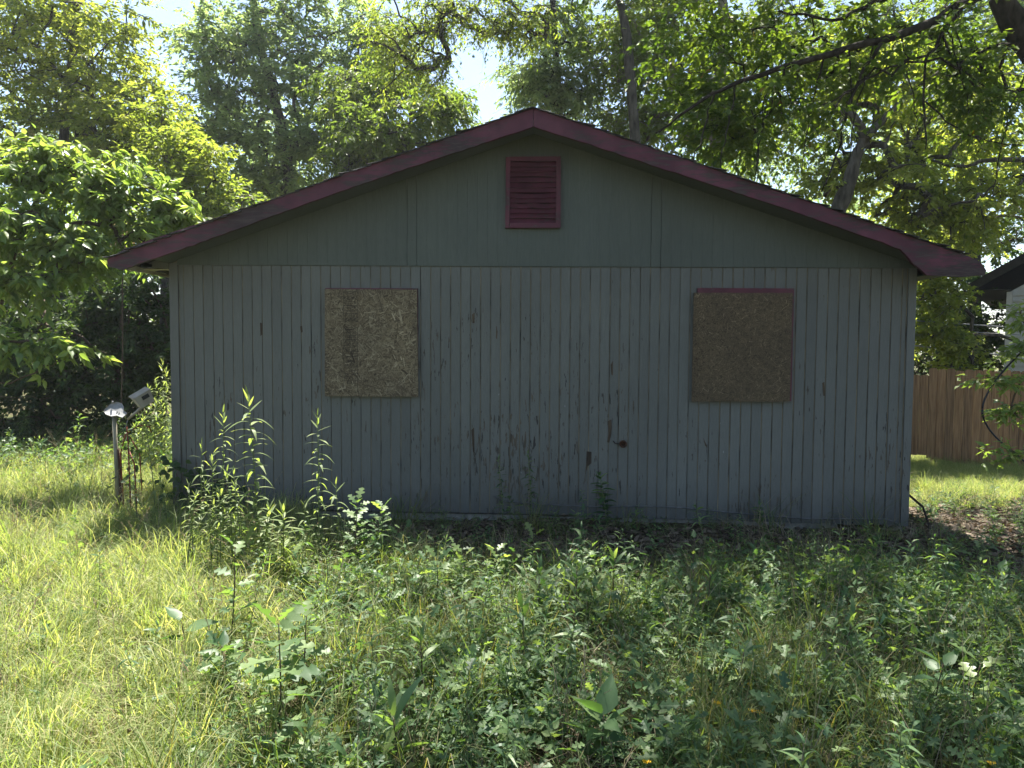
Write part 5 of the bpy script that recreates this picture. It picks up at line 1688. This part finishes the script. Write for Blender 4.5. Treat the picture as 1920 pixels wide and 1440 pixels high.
hb = [herb(0.46, 24, 0.092, 0.24, LANCE, 'lf_shade', 'weed_lance', 0.5), herb(0.36, 18, 0.085, 0.27, LANCE, 'lf_shade', 'weed_lance', 0.4), herb(0.55, 30, 0.080, 0.22, LANCE_DN, 'lf_shade', 'weed_lance', 0.4),
      herb(0.34, 13, 0.090, 0.72, OAK, 'lf_shade', 'weed_oak', 0.25), herb(0.24, 11, 0.095, 0.74, OAK, 'lf_shade', 'weed_oak', 0.3, branch=0.06), herb(0.46, 20, 0.085, 0.70, OAK, 'lf_shade', 'weed_oak', 0.25, branch=0.03), herb(0.40, 16, 0.10, 0.66, OAK, 'lf_shade', 'weed_oak', 0.2, branch=0.05),
      herb(0.20, 12, 0.055, 0.62, OVATE, 'lf_shade', 'weed_round', 0.2, stems=3, branch=0.07), herb(0.32, 14, 0.060, 0.55, OVATE, 'lf_shade', 'weed_round', 0.25, stems=2, branch=0.06), herb(0.44, 20, 0.065, 0.50, OVATE, 'lf_shade', 'weed_round', 0.3, branch=0.04),
      herb(0.36, 40, 0.036, 0.38, OVATE, 'lf_shade', 'weed_fine', 0.3, stems=3, branch=0.10), herb(0.26, 34, 0.030, 0.40, OVATE, 'lf_shade', 'weed_fine', 0.3, stems=3, branch=0.10), herb(0.18, 8, 0.12, 0.30, LANCE, 'lf_shade', 'weed_star', 0.6),
      stalks(5, 0.55, 'weed_stalk'), stalks(7, 0.40, 'weed_stalk')]
ch = coll('herbs', hb)
P = field(14500, -2.6, 7, -5.7, -0.15, lambda x, y: sstep(-0.35, 0.6, x - edge_x(y)) * (0.12 + 0.88 * patch(x, y, 1.1, 2.0) ** 1.2) * (1 - 0.8 * sstep(3.2, 4.2, x) * sstep(-1.8, -0.8, y)) * (1 - 0.97 * sstep(-2.3, -1.5, y)))
scatter('undergrowth', 'mixed green weeds covering the ground in front of the house', 'undergrowth', P, ch, len(hb), (0.45, 1.1), 0.25)
P = field(900, -8, -1, -5.4, 3, lambda x, y: (1 - sstep(-0.3, 0.3, x - edge_x(y))) * (0.25 + 0.75 * patch(x, y, 0.7, 0.5)))
scatter('grass_weeds', 'small green weeds dotted through the sunny grass', 'undergrowth', P, ch, len(hb), (0.5, 0.95), 0.2)
P = field(1700, -4.4, 4.2, -2.1, -0.08, lambda x, y: np.where(x < -1.2, 0.9, np.where(x > 2.4, 0.2, 0.5)) * (0.2 + 0.8 * patch(x, y, 1.0, 4.0)))
scatter('wall_weeds', 'dark low weeds in the strip along the foot of the wall', 'undergrowth', P, ch, len(hb), (0.25, 0.52), 0.25)
# bed of weeds below the thicket at the left back
th_ = coll('thatch', [tuft(40, h, 0.14, 'seed', 'thatch_tuft', ar, 0.0026) for h, ar in ((0.16, 1.5), (0.22, 1.4), (0.30, 1.1))])
P = field(3200, -9, 6, -5.6, 4, lambda x, y: np.where(x < edge_x(y), 0.12 + 0.7 * patch(x, y, 0.6, 3.0) ** 2.5, 0.25 * patch(x, y, 0.6, 3.0)))
scatter('dry_grass', 'dead straw lying matted between the green grass and weeds', 'dry grass', P, th_, 3, (0.6, 1.2), 0.35)
P = field(420, -8, -0.9, -5.2, 2, lambda x, y: np.where(x < edge_x(y), 0.3 + 0.7 * patch(x, y, 0.8, 2.2), 0.0))


def seed_heads(n, h, name):
    mb_ = MB()
    for q_ in range(n):
        a_, b_, hh_ = rng.random() * 6.28, rng.uniform(0.1, 0.5), h * rng.uniform(0.7, 1.1)
        u_ = np.linspace(0, 1, 7)
        p0 = rng.normal(0, 0.05, 2)
        pp = np.stack([p0[0] + math.cos(a_) * b_ * hh_ * u_ ** 2, p0[1] + math.sin(a_) * b_ * hh_ * u_ ** 2, hh_ * u_ * (1 - 0.25 * b_ * u_)], 1)
        mb_.tube(pp, np.linspace(0.0016, 0.0009, 7), 3, rng.random())
        k_ = 16
        f_ = rng.uniform(0.78, 1.0, k_)
        P_ = np.stack([np.interp(f_, u_, pp[:, z]) for z in range(3)], 1)
        mb_.leaves(P_, rng.normal(0, 0.5, (k_, 3)) + (pp[-1] - pp[-2]) / np.linalg.norm(pp[-1] - pp[-2]), rng.normal(size=(k_, 3)), 0.016, 0.005, LF2)
    return bpy.data.objects.new(name, mb_.mesh(name, M['seed']))


csd = coll('seed_stalks', [seed_heads(5, 0.62, 'seed_stalk'), seed_heads(4, 0.5, 'seed_stalk'), seed_heads(3, 0.72, 'seed_stalk')])
scatter('seed_stalks', 'thin dry seed stalks rising above the sunny grass', 'dry grass', P, csd, 3, (0.7, 1.1), 0.15)
P = field(1600, -10, -3.9, 1.2, 5.5, lambda x, y: 0.8 * sstep(1.5, 3.5, y) + 0.1)
scatter('back_weeds', 'green weeds at the foot of the thicket left of the house', 'undergrowth', P, ch, len(hb), (0.8, 1.5), 0.25)
# dry leaves
dl = []
for k in range(4):
    mb_ = MB()
    n = 22
    p_ = np.stack([rng.normal(0, 0.12, n), rng.normal(0, 0.12, n), rng.uniform(0.0, 0.02, n)], 1)
    mb_.leaves(p_, rng.normal(size=(n, 3)) * [1, 1, 0.2], rng.normal(0, 0.3, (n, 3)) + [0, 0, 1], rng.uniform(0.04, 0.085, n), 0.04, OVATE)
    dl.append(bpy.data.objects.new('dry_leaves', mb_.mesh('dry_leaves', M['straw'])))
cl = coll('litter', dl)
P = np.concatenate([field(1700, 3.3, 9, -2.2, 3.2, lambda x, y: 0.85 * (1 - sstep(2.0, 3.2, y))), field(900, -3.8, 3.6, -1.4, -0.05, lambda x, y: 0.6 + 0 * x), field(1200, -2, 6, -5.4, -1.4, lambda x, y: 0.35 + 0 * x)])
scatter('leaf_litter', 'brown dry leaves lying on the soil beside and before the house', 'leaf litter', P, cl, 4, (0.8, 1.3), 0.05)
P = field(900, 3.9, 9, -1.6, 2.6, lambda x, y: 0.3 + 0.6 * patch(x, y, 0.9, 1.5))
scatter('litter_weeds', 'sparse low weeds growing through the leaf litter on the right', 'undergrowth', P, ch, len(hb), (0.35, 0.75), 0.2)

# ------------------------------------------------------------------ summer haze, one closed box round everything
hz = MB().box((-270, -130, -3.0), (270, 430, 30)).build('haze', [])
hm = bpy.data.materials.new('haze')
hm.use_nodes = True
ht = hm.node_tree
ht.nodes.clear()
hv = ht.nodes.new('ShaderNodeVolumePrincipled')
hv.inputs['Color'].default_value = (0.90, 0.95, 1.0, 1)
hv.inputs['Density'].default_value = 0.0006
hv.inputs['Anisotropy'].default_value = 0.45
ho = ht.nodes.new('ShaderNodeOutputMaterial')
ht.links.new(hv.outputs[0], ho.inputs['Volume'])
hz.data.materials.clear()
hz.data.materials.append(hm)
tag(hz, 'thin pale summer haze in the air around the house', 'haze', kind='stuff')
